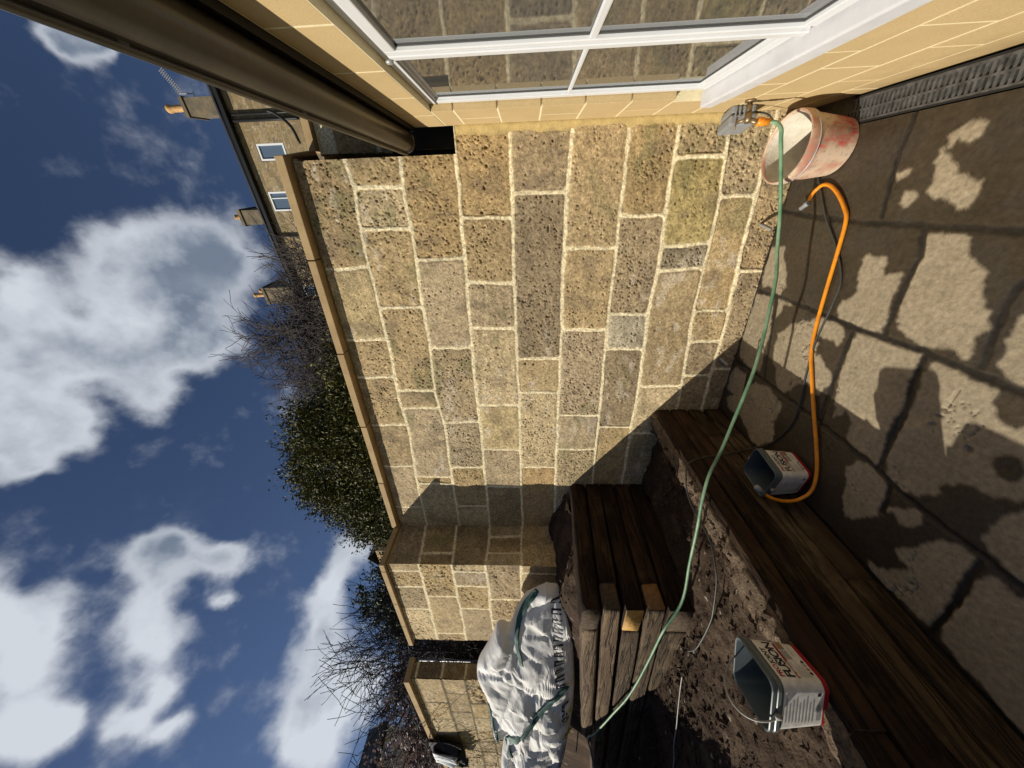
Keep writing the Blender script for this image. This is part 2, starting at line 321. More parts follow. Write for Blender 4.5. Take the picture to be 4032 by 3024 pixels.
# ------------------------------------------------------------------ stonework
PAL = np.array([(.42,.325,.175),(.375,.295,.165),(.46,.375,.22),(.33,.265,.16),(.39,.30,.155),(.40,.325,.20)])
MORT = np.array((.80,.69,.45))
def stone_face(name, fn, u0, u1, z0, z1, res, beds, perps, mat, parent, seed=1, mw=.011, mask=None, mortar=MORT, pit=1.0, dark=1.0, raised=.0, overrides=None, holes=()):
    """fn(u,z,h) -> world points; beds: list of (z or (us,zs)) from the top down"""
    rs = np.random.RandomState(seed)
    nu = int((u1-u0)/res)+1; nz = int((z1-z0)/res)+1
    U, Z = np.meshgrid(np.linspace(u0, u1, nu), np.linspace(z0, z1, nz), indexing='ij')
    u = U.ravel(); z = Z.ravel()
    uw = u + .014*(fbm(u*7, z*7, 3, seed)-.5); zw = z + .016*(fbm(u*6+5, z*6, 3, seed+5)-.5)
    B = []
    for k, b in enumerate(beds):
        zz = np.interp(u, b[0], b[1]) if isinstance(b, tuple) else np.full_like(u, b)
        B.append(zz + .012*(fbm(u*1.7, u*0+k*3.1, 2, seed+k)-.5))
    nb = len(B)
    course = np.zeros(len(u), int)
    for k in range(1, nb-1): course += (zw < B[k]).astype(int)
    Bst = np.stack(B); ar = np.arange(len(u))
    dv = np.minimum(Bst[course, ar]-zw, zw-Bst[np.minimum(course+1, nb-1), ar])
    dh = np.full(len(u), 9.); sid = np.zeros(len(u), int)
    stones = {}; n = 0
    for c in range(nb-1):
        sel = course == c
        ps = sorted(perps[c]) if c < len(perps) else []
        uu = uw[sel] + .01*(vnoise(zw[sel]*9, zw[sel]*0, seed+c)-.5)
        if ps:
            ps_ = np.array(ps); i = np.searchsorted(ps_, uu)
            lo = np.where(i > 0, uu-ps_[np.maximum(i-1,0)], 9.); hi = np.where(i < len(ps), ps_[np.minimum(i,len(ps)-1)]-uu, 9.)
            dh[sel] = np.minimum(lo, hi)
        else: i = np.zeros(sel.sum(), int)
        sid[sel] = n + i
        n += len(ps)+1
    dv = np.maximum(dv, 0); R = .03
    d = np.where((dv < R) & (dh < R), R-np.sqrt((R-dv)**2+(R-np.minimum(dh,R))**2), np.minimum(dv, dh))
    mwv = mw*(1+.55*(fbm(u*22, z*22, 2, seed+9)-.5)) + .004*(fbm(u*60, z*60, 2, seed+2)-.5)
    m = 1-sstep(mwv-.0015, mwv+.003, d)
    pal = PAL[rs.randint(0, len(PAL), n)]*(rs.uniform(.86, 1.10, (n, 1)))*dark
    off = rs.uniform(-.004, .006, n); pitd = rs.choice([0.02, .2, .7, 1.2], n)*pit; rghk = rs.uniform(.6, 1.4, n)
    if overrides:
        for (c_, i_, fac, pd) in overrides:
            k = sum(len(perps[q])+1 for q in range(c_)) + i_
            pal[k] = np.array(fac)*np.array((1.06,1.06,1.02)); pitd[k] = pd*pit
    f1 = fbm(u*3.2, z*3.2, 5, seed+11); f2 = fbm(u*14, z*26, 5, seed+12); f3 = fbm(u*48, z*48, 3, seed+13)
    col = pal[sid]*(0.62+.42*f1+.45*f2)[:, None]*(0.72+.56*f3)[:, None]
    wmask = sstep(.60, .72, fbm(u*9, z*16, 4, seed+20))*sstep(.45, .62, fbm(u*2, z*2, 2, seed+22))
    col = col*(1-.5*wmask[:, None]) + np.array((.62,.56,.43))*.5*wmask[:, None]
    gm = sstep(.56, .72, fbm(u*5, z*8, 4, seed+30))*sstep(.55, .7, fbm(u*1.3, z*1.3, 2, seed+31))
    col = col*(1-.5*gm[:, None]) + np.array((.19,.19,.09))*.5*gm[:, None]
    bm_ = sstep(.58, .74, fbm(u*7, z*5, 4, seed+33))
    col = col*(1-.42*bm_[:, None]) + np.array((.17,.135,.095))*.42*bm_[:, None]
    mc = mortar*(0.86+.28*fbm(u*30, z*30, 3, seed+40))[:, None]
    col = col*np.array((1.03,.985,.985))
    col = np.clip(col,0,.8)
    col = col*(1-m[:, None]) + mc*m[:, None]
    h = (1-m)*(off[sid] + rghk[sid]*.006*(f2-.5) + .003*(f3-.5)*rghk[sid] + .012*(f1-.5) - .005*np.exp(-np.maximum(d-mwv, 0)/.006))
    h = h + m*(raised + .001 + .004*(fbm(u*40, z*40, 2, seed+41)-.5))
    # pits: small holes bored by weather, in clusters
    dens = int((u1-u0)*(z1-z0)*2400); pu = rs.uniform(u0, u1, dens); pz = rs.uniform(z0, z1, dens)
    iu = np.clip(((pu-u0)/(u1-u0)*(nu-1)).astype(int), 1, nu-2); iz = np.clip(((pz-z0)/(z1-z0)*(nz-1)).astype(int), 1, nz-2)
    hid = iu*nz+iz
    keep = (rs.rand(dens) < pitd[sid[hid]]*(.25+1.2*sstep(.35,.6,fbm(pu*4, pz*4, 2, seed+50)))) & (m[hid] < .1) & (d[hid] > mw+.008)
    iu = iu[keep]; iz = iz[keep]; H2 = h.reshape(nu, nz); dp = rs.uniform(.007, .016, len(iu))
    np.subtract.at(H2, (iu, iz), dp)
    big = rs.rand(len(iu)) < .35
    np.subtract.at(H2, (iu[big]+1, iz[big]), dp[big]*.9); np.subtract.at(H2, (iu[big], iz[big]+1), dp[big]*.9)
    h = np.maximum(H2.ravel(), -.026)
    for (a, b) in holes: h = h - .03*(1-sstep(.004,.009,np.hypot(u-a,z-b)))
    V = fn(u, z, h)
    mk = None if mask is None else mask(u, z)
    return grid_mesh(name, V, nu, nz, col, mat, parent, mk)

gw = empty('garden_wall', (-1.3, 2.25, 0))
tag(gw, 'tall weathered limestone block garden wall with fresh cream pointing and a flat coping, stepping forward at its far end', 'wall')
def rel(o):       # keep world coordinates while parented to a translated empty
    o.location = -gw.location; return o
W = 2.251
beds = [3.2,
 ([-2.43,-1.757,-1.379,-.896,-.585,-.145,.093,.22],[2.566,2.531,2.555,2.526,2.54,2.54,2.519,2.539]),
 ([-2.431,-1.66,-1.339,-.938,-.625,-.155,.023,.22],[2.226,2.212,2.244,2.219,2.229,2.215,2.225,2.221]),
 ([-2.37,-1.567,-1.216,-.766,-.328,.083,.325],[1.908,1.908,1.915,1.908,1.902,1.895,1.898]),
 ([-2.13,-1.347,-1.063,-.453,.025,.343],[1.573,1.568,1.575,1.578,1.575,1.585]),
 ([-2.425,-1.572,-1.068,-.462,.015,.33],[1.249,1.257,1.25,1.264,1.256,1.239]),
 ([-2.077,-1.354,-.786,-.356,-.044,.348],[.911,.92,.937,.931,.94,.94]),
 ([-1.816,-1.155,-.725,-.363,-.077,.337],[.642,.647,.667,.654,.665,.672]),
 ([-1.6,-1.121,-.7,-.317,-.039,.297],[.31,.331,.361,.365,.368,.398]),
 ([-1.6,-1.012,-.77,-.377,0,.238],[.12,.126,.128,.151,.159,.175]), -.3]
perps = [[-.366,-.871,-1.186,-1.65,-2.118,-2.663],[.093,-.135,-.634,-1.311,-1.477,-2.249,-2.339],[-.327,-.945,-1.625,-2.13,-2.644],
 [-.094,-.486,-.803,-1.459,-1.923,-2.374],[.028,-1.049,-1.341,-2.129],[-.286,-.825,-1.558,-1.914],[-.108,-.714,-.977,-1.681],
 [.174,-.283,-.431,-1.296,-1.75],[-.027,-.707,-.932,-1.207],[-.45,-1.15]]
# (course, stone from the left, colour, pitted)
OV = [(0,6,(.33,.25,.14),1.5),(0,5,(.42,.34,.19),.15),(2,5,(.36,.27,.14),1.3),(3,6,(.36,.27,.14),1.2),(4,3,(.26,.21,.135),1.4),(5,4,(.36,.28,.16),.4),
      (3,2,(.47,.38,.21),.05),(4,2,(.38,.30,.17),.05),(6,4,(.33,.25,.13),.7),(7,3,(.22,.19,.13),1.5),(7,4,(.34,.28,.13),.2),(1,5,(.40,.31,.17),.6),(4,0,(.40,.29,.15),.5),
      (6,2,(.41,.37,.27),.15),(2,3,(.35,.28,.17),1.5),(2,2,(.34,.28,.18),1.3),(5,2,(.36,.29,.19),1.3)]
stone_face('masonry', lambda u,z,h: np.stack([u, W-h, z], 1), -2.97, .375, -.05, 2.84, .0052, beds, perps, M_['stone'], None, seed=4,
           mask=lambda u,z: ~((u > .235-.06*np.clip((z-1.9)/.3,-1,0)) & (z > 1.893)) & ~((u > .262)&(z>2.2)), overrides=OV, mw=.0098, holes=[(-0.671, 2.322), (-0.816, 2.363), (-1.218, 2.32), (-0.951, 1.729), (-1.088, 1.517), (-1.092, 1.456), (-1.346, 0.999), (-1.299, 1.027), (0.259, 1.723), (0.172, 1.723), (0.063, 1.744), (-0.064, 1.768)])
o = bpy.context.scene.objects['masonry']; o.parent = gw; rel(o)
RX = -2.935
b2 = [3.2, ([1.82,2.25],[2.532,2.58]), ([1.82,2.25],[2.222,2.249]), 1.905, 1.578, -.3]
o = stone_face('masonry', lambda u,z,h: np.stack([RX+h, u, z], 1), 1.826, 2.26, .9, 2.84, .009, b2, [[],[1.945],[],[2.125,1.952],[],[]], M_['stone'], gw, seed=14); rel(o)
b3 = [3.2, ([-4.31,-2.93],[2.561,2.535]), 2.228, 1.908, 1.58, 1.20, -.3]
o = stone_face('masonry', lambda u,z,h: np.stack([u, 1.826-h, z], 1), -4.35, -2.93, .95, 2.84, .009, b3,
   [[-3.042,-3.303,-3.713],[-3.465,-4.205],[-3.041,-3.278,-3.682],[-3.498,-3.901],[-3.048,-3.337,-3.8],[]], M_['stone'], gw, seed=24, dark=1.05, pit=.6); rel(o)
# wall cores behind the faces
mb = MB(); mb.box((-2.95, 2.275, -.3), (.225, 2.55, 2.84)); mb.box((.225, 2.275, -.3), (.375, 2.5, 1.885)); mb.box((-4.33, 1.85, -.3), (-2.955, 2.27, 2.84))
o = mb.build('wall_core', M_['coping'], gw); rel(o)
# the wall runs back beside the house and on behind it
b4 = [2.75, 2.45, 2.13, 1.8, 1.5, 1.2]
o = stone_face('masonry', lambda u,z,h: np.stack([u, 2.60-h, z], 1), .29, 2.2, 1.7, 2.85, .012, b4, [[.7,1.4],[1.0,1.6],[.5,1.2]], M_['stone'], gw, seed=33, dark=.8); rel(o)
mb = MB(); mb.add([(.262,2.262,1.8),(.30,2.6,1.8),(.30,2.6,2.85),(.262,2.262,2.85)], [(0,1,2,3)])
mb.box((.25, 2.63, 1.0), (2.2, 2.85, 2.85)); mb.box((.10,2.50,1.89),(.255,2.62,2.85)); o = mb.build('wall_return', M_['coping'], gw); rel(o)
def coping_stones():
    T = 2.905; Bz = 2.853
    for (a, b) in zip([.262,-.30,-.955,-1.62,-2.27,-2.90], [-.297,-.952,-1.617,-2.267,-2.897,-2.90]):
        if abs(a-b) < .01: continue
        mb = MB(); dz = rnd.uniform(-.003,.003)
        mb.box((b+.0025, W-.068, Bz+dz), (a-.0025, 2.62, T+dz)); rel(mb.build('coping_stone', M_['coping'], gw, bevel=.004))
    mb = MB(); mb.box((-3.0, 1.79, Bz-.008), (-2.9, 2.62, T-.012)); rel(mb.build('coping_stone', M_['coping'], gw, bevel=.004))
    for (a, b) in ((-3.003,-3.55),(-3.553,-4.0),(-4.003,-4.42)):
        mb = MB(); mb.box((b, 1.788, Bz-.008), (a, 2.27, T-.010-.002*rnd.random())); rel(mb.build('coping_stone', M_['coping'], gw, bevel=.004))
    # return beside the house, then the part behind it
    mb = MB(); mb.add([(.255,2.183,Bz),(.318,2.545,Bz),(.20,2.62,Bz),(.15,2.25,Bz),(.255,2.183,T),(.318,2.545,T),(.20,2.62,T),(.15,2.25,T)],
        [(0,3,2,1),(4,5,6,7),(0,1,5,4),(1,2,6,5),(2,3,7,6),(3,0,4,7)]); 
    mb.box((.318, 2.555, Bz+.001), (1.0, 2.88, T-.004)); rel(mb.build('coping_stone', M_['coping'], gw))
    mb = MB(); mb.box((1.003, 2.555, Bz), (2.3, 2.88, T)); rel(mb.build('coping_stone', M_['coping'], gw))
    # soft bedding line of mortar under the coping
    mb = MB(); mb.box((-2.93, W+.002, 2.815), (.250, 2.5, 2.855)); mb.box((-2.96,1.829,2.815),(-2.932,2.24,2.846)); mb.box((-4.34, 1.829, 2.815), (-2.95, 2.2, 2.846))
    rel(mb.build('bedding_mortar', pmat('bedding', (.40,.31,.17), .95, var=.3, scale=20, bump=.8, bscale=40), gw, bevel=.012))
coping_stones()

# the neighbouring stretch of wall past the gap
nw = empty('garden_wall', (-6.5, 1.8, 0)); tag(nw, 'further stretch of old stone garden wall beyond the gap, with the black coat draped over it', 'wall')
b5 = [3.3, 2.93+.02, 2.62, 2.325, 2.075, 1.865, 1.66, 1.46, 1.25, 1.0, .5]
o = stone_face('masonry', lambda u,z,h: np.stack([u, 1.75-h*1.4, z], 1), -11.5, -5.18, .9, 3.02, .0155, b5,
  [[-6.0,-6.5],[-5.9,-6.5,-7.0,-7.5,-8,-8.7,-9.5,-10.3],[-5.6,-6.22,-6.9,-7.5,-8.2,-9,-9.7,-10.5],[-5.9,-6.4,-6.9,-7.35,-7.9,-8.6,-9.4,-10.2],[-5.5,-6.1,-6.8,-7.3,-8.0,-8.8,-9.6],[-5.8,-6.3,-7.05,-7.6,-8.5],[-5.6,-6.4,-7,-7.8],[-5.9,-6.7,-7.4],[-6,-7,-8],[]],
  M_['stone'], nw, seed=44, mw=.014, mortar=np.array((.16,.125,.07)), pit=.6); o.location = -nw.location
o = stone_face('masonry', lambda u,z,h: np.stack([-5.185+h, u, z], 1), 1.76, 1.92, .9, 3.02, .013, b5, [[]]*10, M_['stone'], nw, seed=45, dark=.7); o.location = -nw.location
mb = MB(); mb.box((-11.5, 1.78, .5), (-5.2, 1.93, 3.0)); o = mb.build('wall_core', M_['coping'], nw); o.location = -nw.location
for a, b, zt in ((-5.15,-5.9,3.075),(-5.903,-6.6,3.075),(-6.603,-7.2,3.075),(-8.0,-8.8,3.03),(-8.803,-9.8,3.03)):
    mb = MB(); mb.box((b, 1.70, zt-.07), (a, 1.96, zt)); o = mb.build('coping_stone', M_['coping'], nw, bevel=.004); o.location = -nw.location

# ------------------------------------------------------------------ patio
DRY = [[(0.152, 1.492), (0.185, 1.46), (0.175, 1.404), (0.131, 1.405), (0.124, 1.427), (0.131, 1.467), (0.113, 1.467), (0.108, 1.498), (0.057, 1.431), (0.023, 1.394), (-0.006, 1.329), (-0.033, 1.31), (-0.074, 1.327), (-0.086, 1.362), (-0.065, 1.403), (-0.026, 1.482), (0.008, 1.474), (0.067, 1.506), (0.104, 1.501), (0.119, 1.48)], [(0.041, 1.636), (0.047, 1.596), (0.023, 1.573), (0.003, 1.609)], [(-0.024, 1.569), (-0.046, 1.498), (-0.083, 1.531), (-0.078, 1.558)], [(-0.156, 1.405), (-0.16, 1.271), (-0.218, 1.235), (-0.256, 1.168), (-0.304, 1.162), (-0.359, 1.123), (-0.386, 1.092), (-0.428, 1.077), (-0.462, 1.11), (-0.538, 1.064), (-0.549, 1.099), (-0.515, 1.127), (-0.533, 1.199), (-0.528, 1.246), (-0.531, 1.304), (-0.482, 1.35), (-0.41, 1.364), (-0.285, 1.39), (-0.24, 1.392)], [(-0.312, 2.281), (-0.293, 2.121), (-0.495, 1.999), (-0.543, 2.013), (-0.53, 2.194)], [(-0.272, 1.612), (-0.257, 1.506), (-0.312, 1.509), (-0.34, 1.487), (-0.303, 1.423), (-0.39, 1.406), (-0.547, 1.381), (-0.555, 1.442), (-0.54, 1.616), (-0.501, 1.637), (-0.464, 1.587), (-0.418, 1.571), (-0.335, 1.6)], [(-0.591, 2.243), (-0.575, 2.065), (-0.778, 1.999), (-1.026, 1.959), (-1.065, 2.057), (-1.013, 2.196), (-0.867, 2.236)], [(-0.565, 2.028), (-0.577, 1.904), (-0.604, 1.967), (-0.715, 1.99)], [(-0.624, 1.75), (-0.572, 1.694), (-0.575, 1.561), (-0.618, 1.529), (-0.684, 1.537), (-0.664, 1.567), (-0.676, 1.658), (-0.742, 1.633), (-0.805, 1.509), (-0.86, 1.498), (-0.935, 1.518), (-0.93, 1.607), (-0.96, 1.66), (-1.058, 1.721), (-1.05, 1.78), (-0.885, 1.912), (-0.751, 1.928), (-0.672, 1.865)], [(-0.587, 1.487), (-0.562, 1.402), (-0.566, 1.202), (-0.591, 1.2), (-0.652, 1.19), (-0.77, 1.174), (-0.87, 1.164), (-1.045, 1.124), (-1.06, 1.221), (-1.037, 1.292), (-0.943, 1.31), (-0.922, 1.355), (-1.003, 1.382), (-0.953, 1.429), (-0.862, 1.441), (-0.733, 1.466)], [(-1.105, 2.186), (-1.107, 2.07), (-1.219, 2.029), (-1.109, 1.964), (-1.07, 1.873), (-1.112, 1.705), (-1.238, 1.693), (-1.346, 1.65), (-1.45, 1.731), (-1.481, 1.816), (-1.389, 1.994), (-1.421, 2.142), (-1.369, 2.191), (-1.291, 2.106), (-1.287, 2.213), (-1.207, 2.235)], [(-0.592, 1.161), (-0.569, 1.127), (-0.582, 1.035), (-0.587, 0.962), (-0.627, 0.96), (-0.665, 0.927), (-0.683, 0.886), (-0.649, 0.85), (-0.834, 0.735), (-0.898, 0.828), (-0.894, 0.864), (-0.926, 0.902), (-0.95, 0.918), (-1.023, 0.92), (-1.059, 0.967), (-1.082, 1.029), (-1.068, 1.083), (-1.012, 1.107), (-0.881, 1.126), (-0.748, 1.15), (-0.638, 1.163)], [(-1.099, 1.192), (-1.064, 1.164), (-1.078, 1.085), (-1.1, 1.045), (-1.249, 1.012), (-1.372, 1.11), (-1.293, 1.179), (-1.204, 1.201), (-1.165, 1.232)], [(-0.34, 1.007), (-0.356, 1.028), (-0.412, 1.02), (-0.445, 1.028), (-0.478, 1.006), (-0.518, 0.999), (-0.537, 0.962), (-0.546, 0.893)], [(-1.129, 0.83), (-1.121, 0.8), (-1.102, 0.741), (-1.176, 0.728), (-1.328, 0.711), (-1.464, 0.684), (-1.472, 0.803), (-1.487, 0.934), (-1.438, 0.968), (-1.436, 0.903), (-1.35, 0.832), (-1.31, 0.904)], [(-1.193, 1.015), (-1.086, 0.924), (-1.142, 0.899), (-1.192, 0.931)], [(-1.141, 0.707), (-1.115, 0.672), (-1.103, 0.587), (-1.478, 0.381), (-1.48, 0.41), (-1.461, 0.638), (-1.412, 0.675), (-1.305, 0.694), (-1.238, 0.68)], [(-1.045, 0.764), (-0.924, 0.765), (-0.858, 0.722), (-1.075, 0.603), (-1.078, 0.631), (-1.068, 0.698)]]
JNT = [[(-0.569, 2.237), (-0.557, 1.866), (-0.567, 1.515), (-0.556, 1.208), (-0.56, 1.061), (-0.564, 0.914), (-0.563, 0.851)], [(-1.066, 2.206), (-1.06, 1.761), (-1.058, 1.431), (-1.07, 1.132), (-1.092, 0.915), (-1.083, 0.718), (-1.086, 0.627), (-1.099, 0.556)], [(-0.115, 2.244), (-0.143, 1.721), (-0.137, 1.432), (-0.136, 1.149), (-0.14, 1.053)], [(0.234, 1.668), (0.106, 1.665), (-0.114, 1.618)], [(-0.137, 1.432), (-0.24, 1.392), (-0.386, 1.39), (-0.543, 1.37)], [(-0.56, 2.045), (-0.829, 1.972), (-1.057, 1.911)], [(-0.585, 1.504), (-0.824, 1.48), (-1.056, 1.442)], [(-0.577, 1.197), (-0.853, 1.141), (-1.056, 1.117)], [(-0.27, 1.075), (-0.3, 1.085), (-0.476, 1.051), (-0.537, 1.038)], [(-1.08, 1.043), (-1.215, 1.017)], [(-1.108, 0.725), (-1.3, 0.698), (-1.476, 0.681)], [(-1.091, 2.061), (-1.283, 2.032)]]
def seg_dist(px, py, pl):
    d = np.full(px.shape, 9.)
    for (x0, y0), (x1, y1) in zip(pl[:-1], pl[1:]):
        dx, dy = x1-x0, y1-y0; t = np.clip(((px-x0)*dx+(py-y0)*dy)/(dx*dx+dy*dy+1e-12), 0, 1)
        d = np.minimum(d, np.hypot(px-x0-t*dx, py-y0-t*dy))
    return d
def inpoly(px, py, pl):
    c = np.zeros(px.shape, bool); n = len(pl); j = n-1
    for i in range(n):
        xi, yi = pl[i]; xj, yj = pl[j]
        k = ((yi > py) != (yj > py)) & (px < (xj-xi)*(py-yi)/((yj-yi) if yj != yi else 1e-9)+xi); c ^= k; j = i
    return c
def make_patio():
    x0, x1, y0, y1, res = -1.52, .37, .12, 2.27, .0058
    nu = int((x1-x0)/res)+1; nv = int((y1-y0)/res)+1
    X, Y = np.meshgrid(np.linspace(x0,x1,nu), np.linspace(y0,y1,nv), indexing='ij'); x = X.ravel(); y = Y.ravel()
    wx = x+.045*(fbm(x*20,y*20,5,60)-.5)+.012*(fbm(x*75,y*75,2,67)-.5); wy = y+.045*(fbm(x*20+9,y*20,5,61)-.5)+.012*(fbm(x*75,y*75+4,2,68)-.5)
    jx = x+.012*(fbm(x*15,y*15,3,62)-.5); jy = y+.012*(fbm(x*15,y*15+4,3,63)-.5)
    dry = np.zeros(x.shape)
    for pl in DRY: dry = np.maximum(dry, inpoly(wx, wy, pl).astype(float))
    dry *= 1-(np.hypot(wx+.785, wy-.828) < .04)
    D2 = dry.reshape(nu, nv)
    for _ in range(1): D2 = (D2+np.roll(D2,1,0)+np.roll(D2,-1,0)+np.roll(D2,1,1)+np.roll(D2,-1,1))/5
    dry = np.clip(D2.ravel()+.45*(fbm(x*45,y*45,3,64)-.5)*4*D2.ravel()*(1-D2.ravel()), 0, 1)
    dj = np.full(x.shape, 9.)
    for pl in JNT: dj = np.minimum(dj, seg_dist(jx, jy, pl))
    dj = np.minimum(dj, np.abs(jy-2.245)); dj = np.minimum(dj, np.abs(jx+1.5)-.005)
    jm = 1-sstep(.006, .016, dj+.010*(fbm(x*30,y*30,3,69)-.5)); speck = sstep(.62, .7, fbm(x*70, y*70, 2, 66)); dry = np.clip(dry*(1-.0*speck), 0, 1)*(1-jm*.9)
    f1 = fbm(x*4, y*4, 4, 70); f2 = fbm(x*25, y*25, 4, 71); f3 = fbm(x*80, y*80, 2, 72)
    sl = vnoise(np.floor((x+.56)*1.9), np.floor(y*2.2), 5)
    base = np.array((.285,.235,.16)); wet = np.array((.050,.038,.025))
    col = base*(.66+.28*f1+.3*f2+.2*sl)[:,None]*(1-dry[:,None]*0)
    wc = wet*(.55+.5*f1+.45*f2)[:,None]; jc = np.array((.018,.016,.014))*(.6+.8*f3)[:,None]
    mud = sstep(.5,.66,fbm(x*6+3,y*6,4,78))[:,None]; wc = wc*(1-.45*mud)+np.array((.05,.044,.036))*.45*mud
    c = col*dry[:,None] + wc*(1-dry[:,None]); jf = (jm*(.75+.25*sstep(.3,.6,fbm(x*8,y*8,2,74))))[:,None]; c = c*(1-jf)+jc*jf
    crack = np.abs(fbm(x*3.5+f2*.6, y*3.5, 3, 80)-.5) < .0035; cr = crack & (fbm(x*1.3,y*1.3,2,81) > .52)
    h = .009*(f1-.5)+.0025*(f2-.5)+.0012*(f3-.5) - jm*.011 + .006*(sl-.5) - cr*.008
    h = h - .012*(seg_dist(x, y, [(-.385,.897),(-.37,.90)]) < .012) - .012*(np.hypot(x+.43,y-.87) < .011) - .012*(np.hypot(x+.80,y-.93) < .012)
    h *= 1-.6*(1-dry)
    V = np.stack([x, y, h], 1)
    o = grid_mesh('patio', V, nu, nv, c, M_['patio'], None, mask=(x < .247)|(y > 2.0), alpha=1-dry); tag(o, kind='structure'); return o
make_patio()
mb = MB(); mb.box((-1.6,-4,-.2),(3,.125,-.012)); mb.box((-1.6,.1,-.2),(.25,2.3,-.03)); o = mb.build('patio_base', M_['mortar'], None); tag(o, kind='structure')
o.data.materials[0] = pmat('patio_far', (.34,.27,.17), .85, scale=5, col2=(.15,.11,.07), bump=.3, bscale=40)
mb = MB(); mb.box((-600,-600,-.6),(600,600,-.35)); o = mb.build('ground', M_['ground'], None); tag(o, kind='structure')

# ------------------------------------------------------------------ soil terraces
def soil(name, x0,x1,y0,y1,res, hf, seed, mask=None):
    nu = int((x1-x0)/res)+1; nv = int((y1-y0)/res)+1
    X, Y = np.meshgrid(np.linspace(x0,x1,nu), np.linspace(y0,y1,nv), indexing='ij'); x = X.ravel(); y = Y.ravel()
    f1 = fbm(x*3,y*3,4,seed); f2 = fbm(x*14,y*14,5,seed+1); f3 = fbm(x*55,y*55,3,seed+2); f4 = fbm(x*120,y*120,2,seed+3)
    rid = 1-np.abs(fbm(x*5+f1, y*9, 4, seed+7)*2-1)
    h = hf(x,y) + .05*(f1-.5)+.030*(f2-.5)+.018*(f3-.5)+.007*(f4-.5) + .02*(rid-.6)
    col = np.array((.060,.040,.027))*(.45+.5*f1+.5*f3)[:,None]
    dust = sstep(.52,.7,fbm(x*6,y*6,4,seed+9))[:,None]; col = col*(1-.55*dust)+np.array((.12,.085,.057))*.55*dust
    chip = (_rs.rand(len(x)) < .0022)[:,None]; col = np.where(chip, np.array((.50,.45,.37)), col)
    kk = sstep(-1.72,-1.66,x)*(x1 > -2); h = h*(1-kk)+(.492+.05*(f2-.5)+.02*(f3-.5)-.05*sstep(-1.56,-1.51,x))*kk; col = col*(1-.6*kk[:,None])+np.array((.21,.155,.105))*(.5+.9*f3[:,None])*.6*kk[:,None]
    V = np.stack([x,y,h],1)
    o = grid_mesh(name, V, nu, nv, col, M_['soil'], None, mask=None if mask is None else mask(x,y)); tag(o, kind='structure')
    return o
def low_h(x, y):
    h = np.full(x.shape, .445) + .03*sstep(-2.2,-3.5,x)
    h = h - .05*np.exp(-((x+1.78)/.09)**2)*sstep(1.0, 1.5, y)      # trench behind the sleepers
    k = sstep(-1.74,-1.66,x); h = h*(1-k) + .462*k
    h = h + .03*np.exp(-(((x+1.9)**2+(y-.95)**2)/.06))
    return h
soil('soil', -7.5, -1.515, -.9, 2.27, .0125, low_h, 90, mask=lambda x,y: ~((x < -2.45) & (y > 1.30)))
def up_h(x, y):
    h = 1.11 + .13*sstep(-2.45,-2.9,x) + .05*sstep(1.9,2.25,y)
    h = h - .02*sstep(-4.5,-5.5,x)
    k = sstep(1.46,1.30,y)*sstep(-4.2,-4.7,x); kk = sstep(1.58, 1.32, y); h = h*(1-kk)+(1.125-.062*(-2.325-x))*kk; h = h*(1-k)+(.985-.062*(-2.325-x))*k
    return h
soil('soil', -9.5, -2.46, 1.28, 2.27, .0125, up_h, 110)

# added mound, mostly out of view, shaped to throw shadow over the logs
def caster_h(x, y):
    e1 = (x+4.26)*.43 + (y-.64)*.69 ; e2 = y-.64
    inside = sstep(.03, -.10, e1)*sstep(.03,-.10, e2)
    return .42 + inside*(.70 + .57*np.clip(-(x+4.26), 0, 1.6))
soil('soil', -6.6, -3.0, -1.0, .72, .03, caster_h, 150)  # added shadow caster, built with the soil mesh

def clods():
    rg = random.Random(77); mb = MB()
    def hgt(x, y, f): return float(f(np.array([x]), np.array([y]))[0])
    for i in range(3600):
        low = rg.random() < .72
        if low:
            x = rg.uniform(-4.6, -1.56); y = rg.uniform(.2, 1.15 if x < -2.3 else 2.2); z = hgt(x, y, low_h) + (.030 if x > -1.7 else .0)
        else:
            x = rg.uniform(-6.5, -2.6); y = rg.uniform(1.45, 2.2 if x > -2.9 else 1.78); z = hgt(x, y, up_h)
        s = rg.choice((.004,.005,.006,.008,.011,.018))*rg.uniform(.7,1.3); r = [Vector((rg.gauss(0,1), rg.gauss(0,1), rg.gauss(0,1))).normalized()*s*rg.uniform(.7,1.3) for _ in range(3)]
        c = Vector((x, y, z+s*.3+rg.uniform(-.008,.012))); a, b, d = r
        mb.add([c+a, c+b, c-a, c-b, c+a.cross(b).normalized()*s, c-a.cross(b).normalized()*s], [(0,1,4),(1,2,4),(2,3,4),(3,0,4),(1,0,5),(2,1,5),(3,2,5),(0,3,5)])
    o = mb.build('soil_clods', pmat('clod', (.085,.06,.042), .95, scale=40, col2=(.035,.024,.017), bump=.5, bscale=80, spec=.1)); tag(o, 'loose crumbs and clods of dark earth scattered over the soil', 'earth', kind='stuff')
clods()

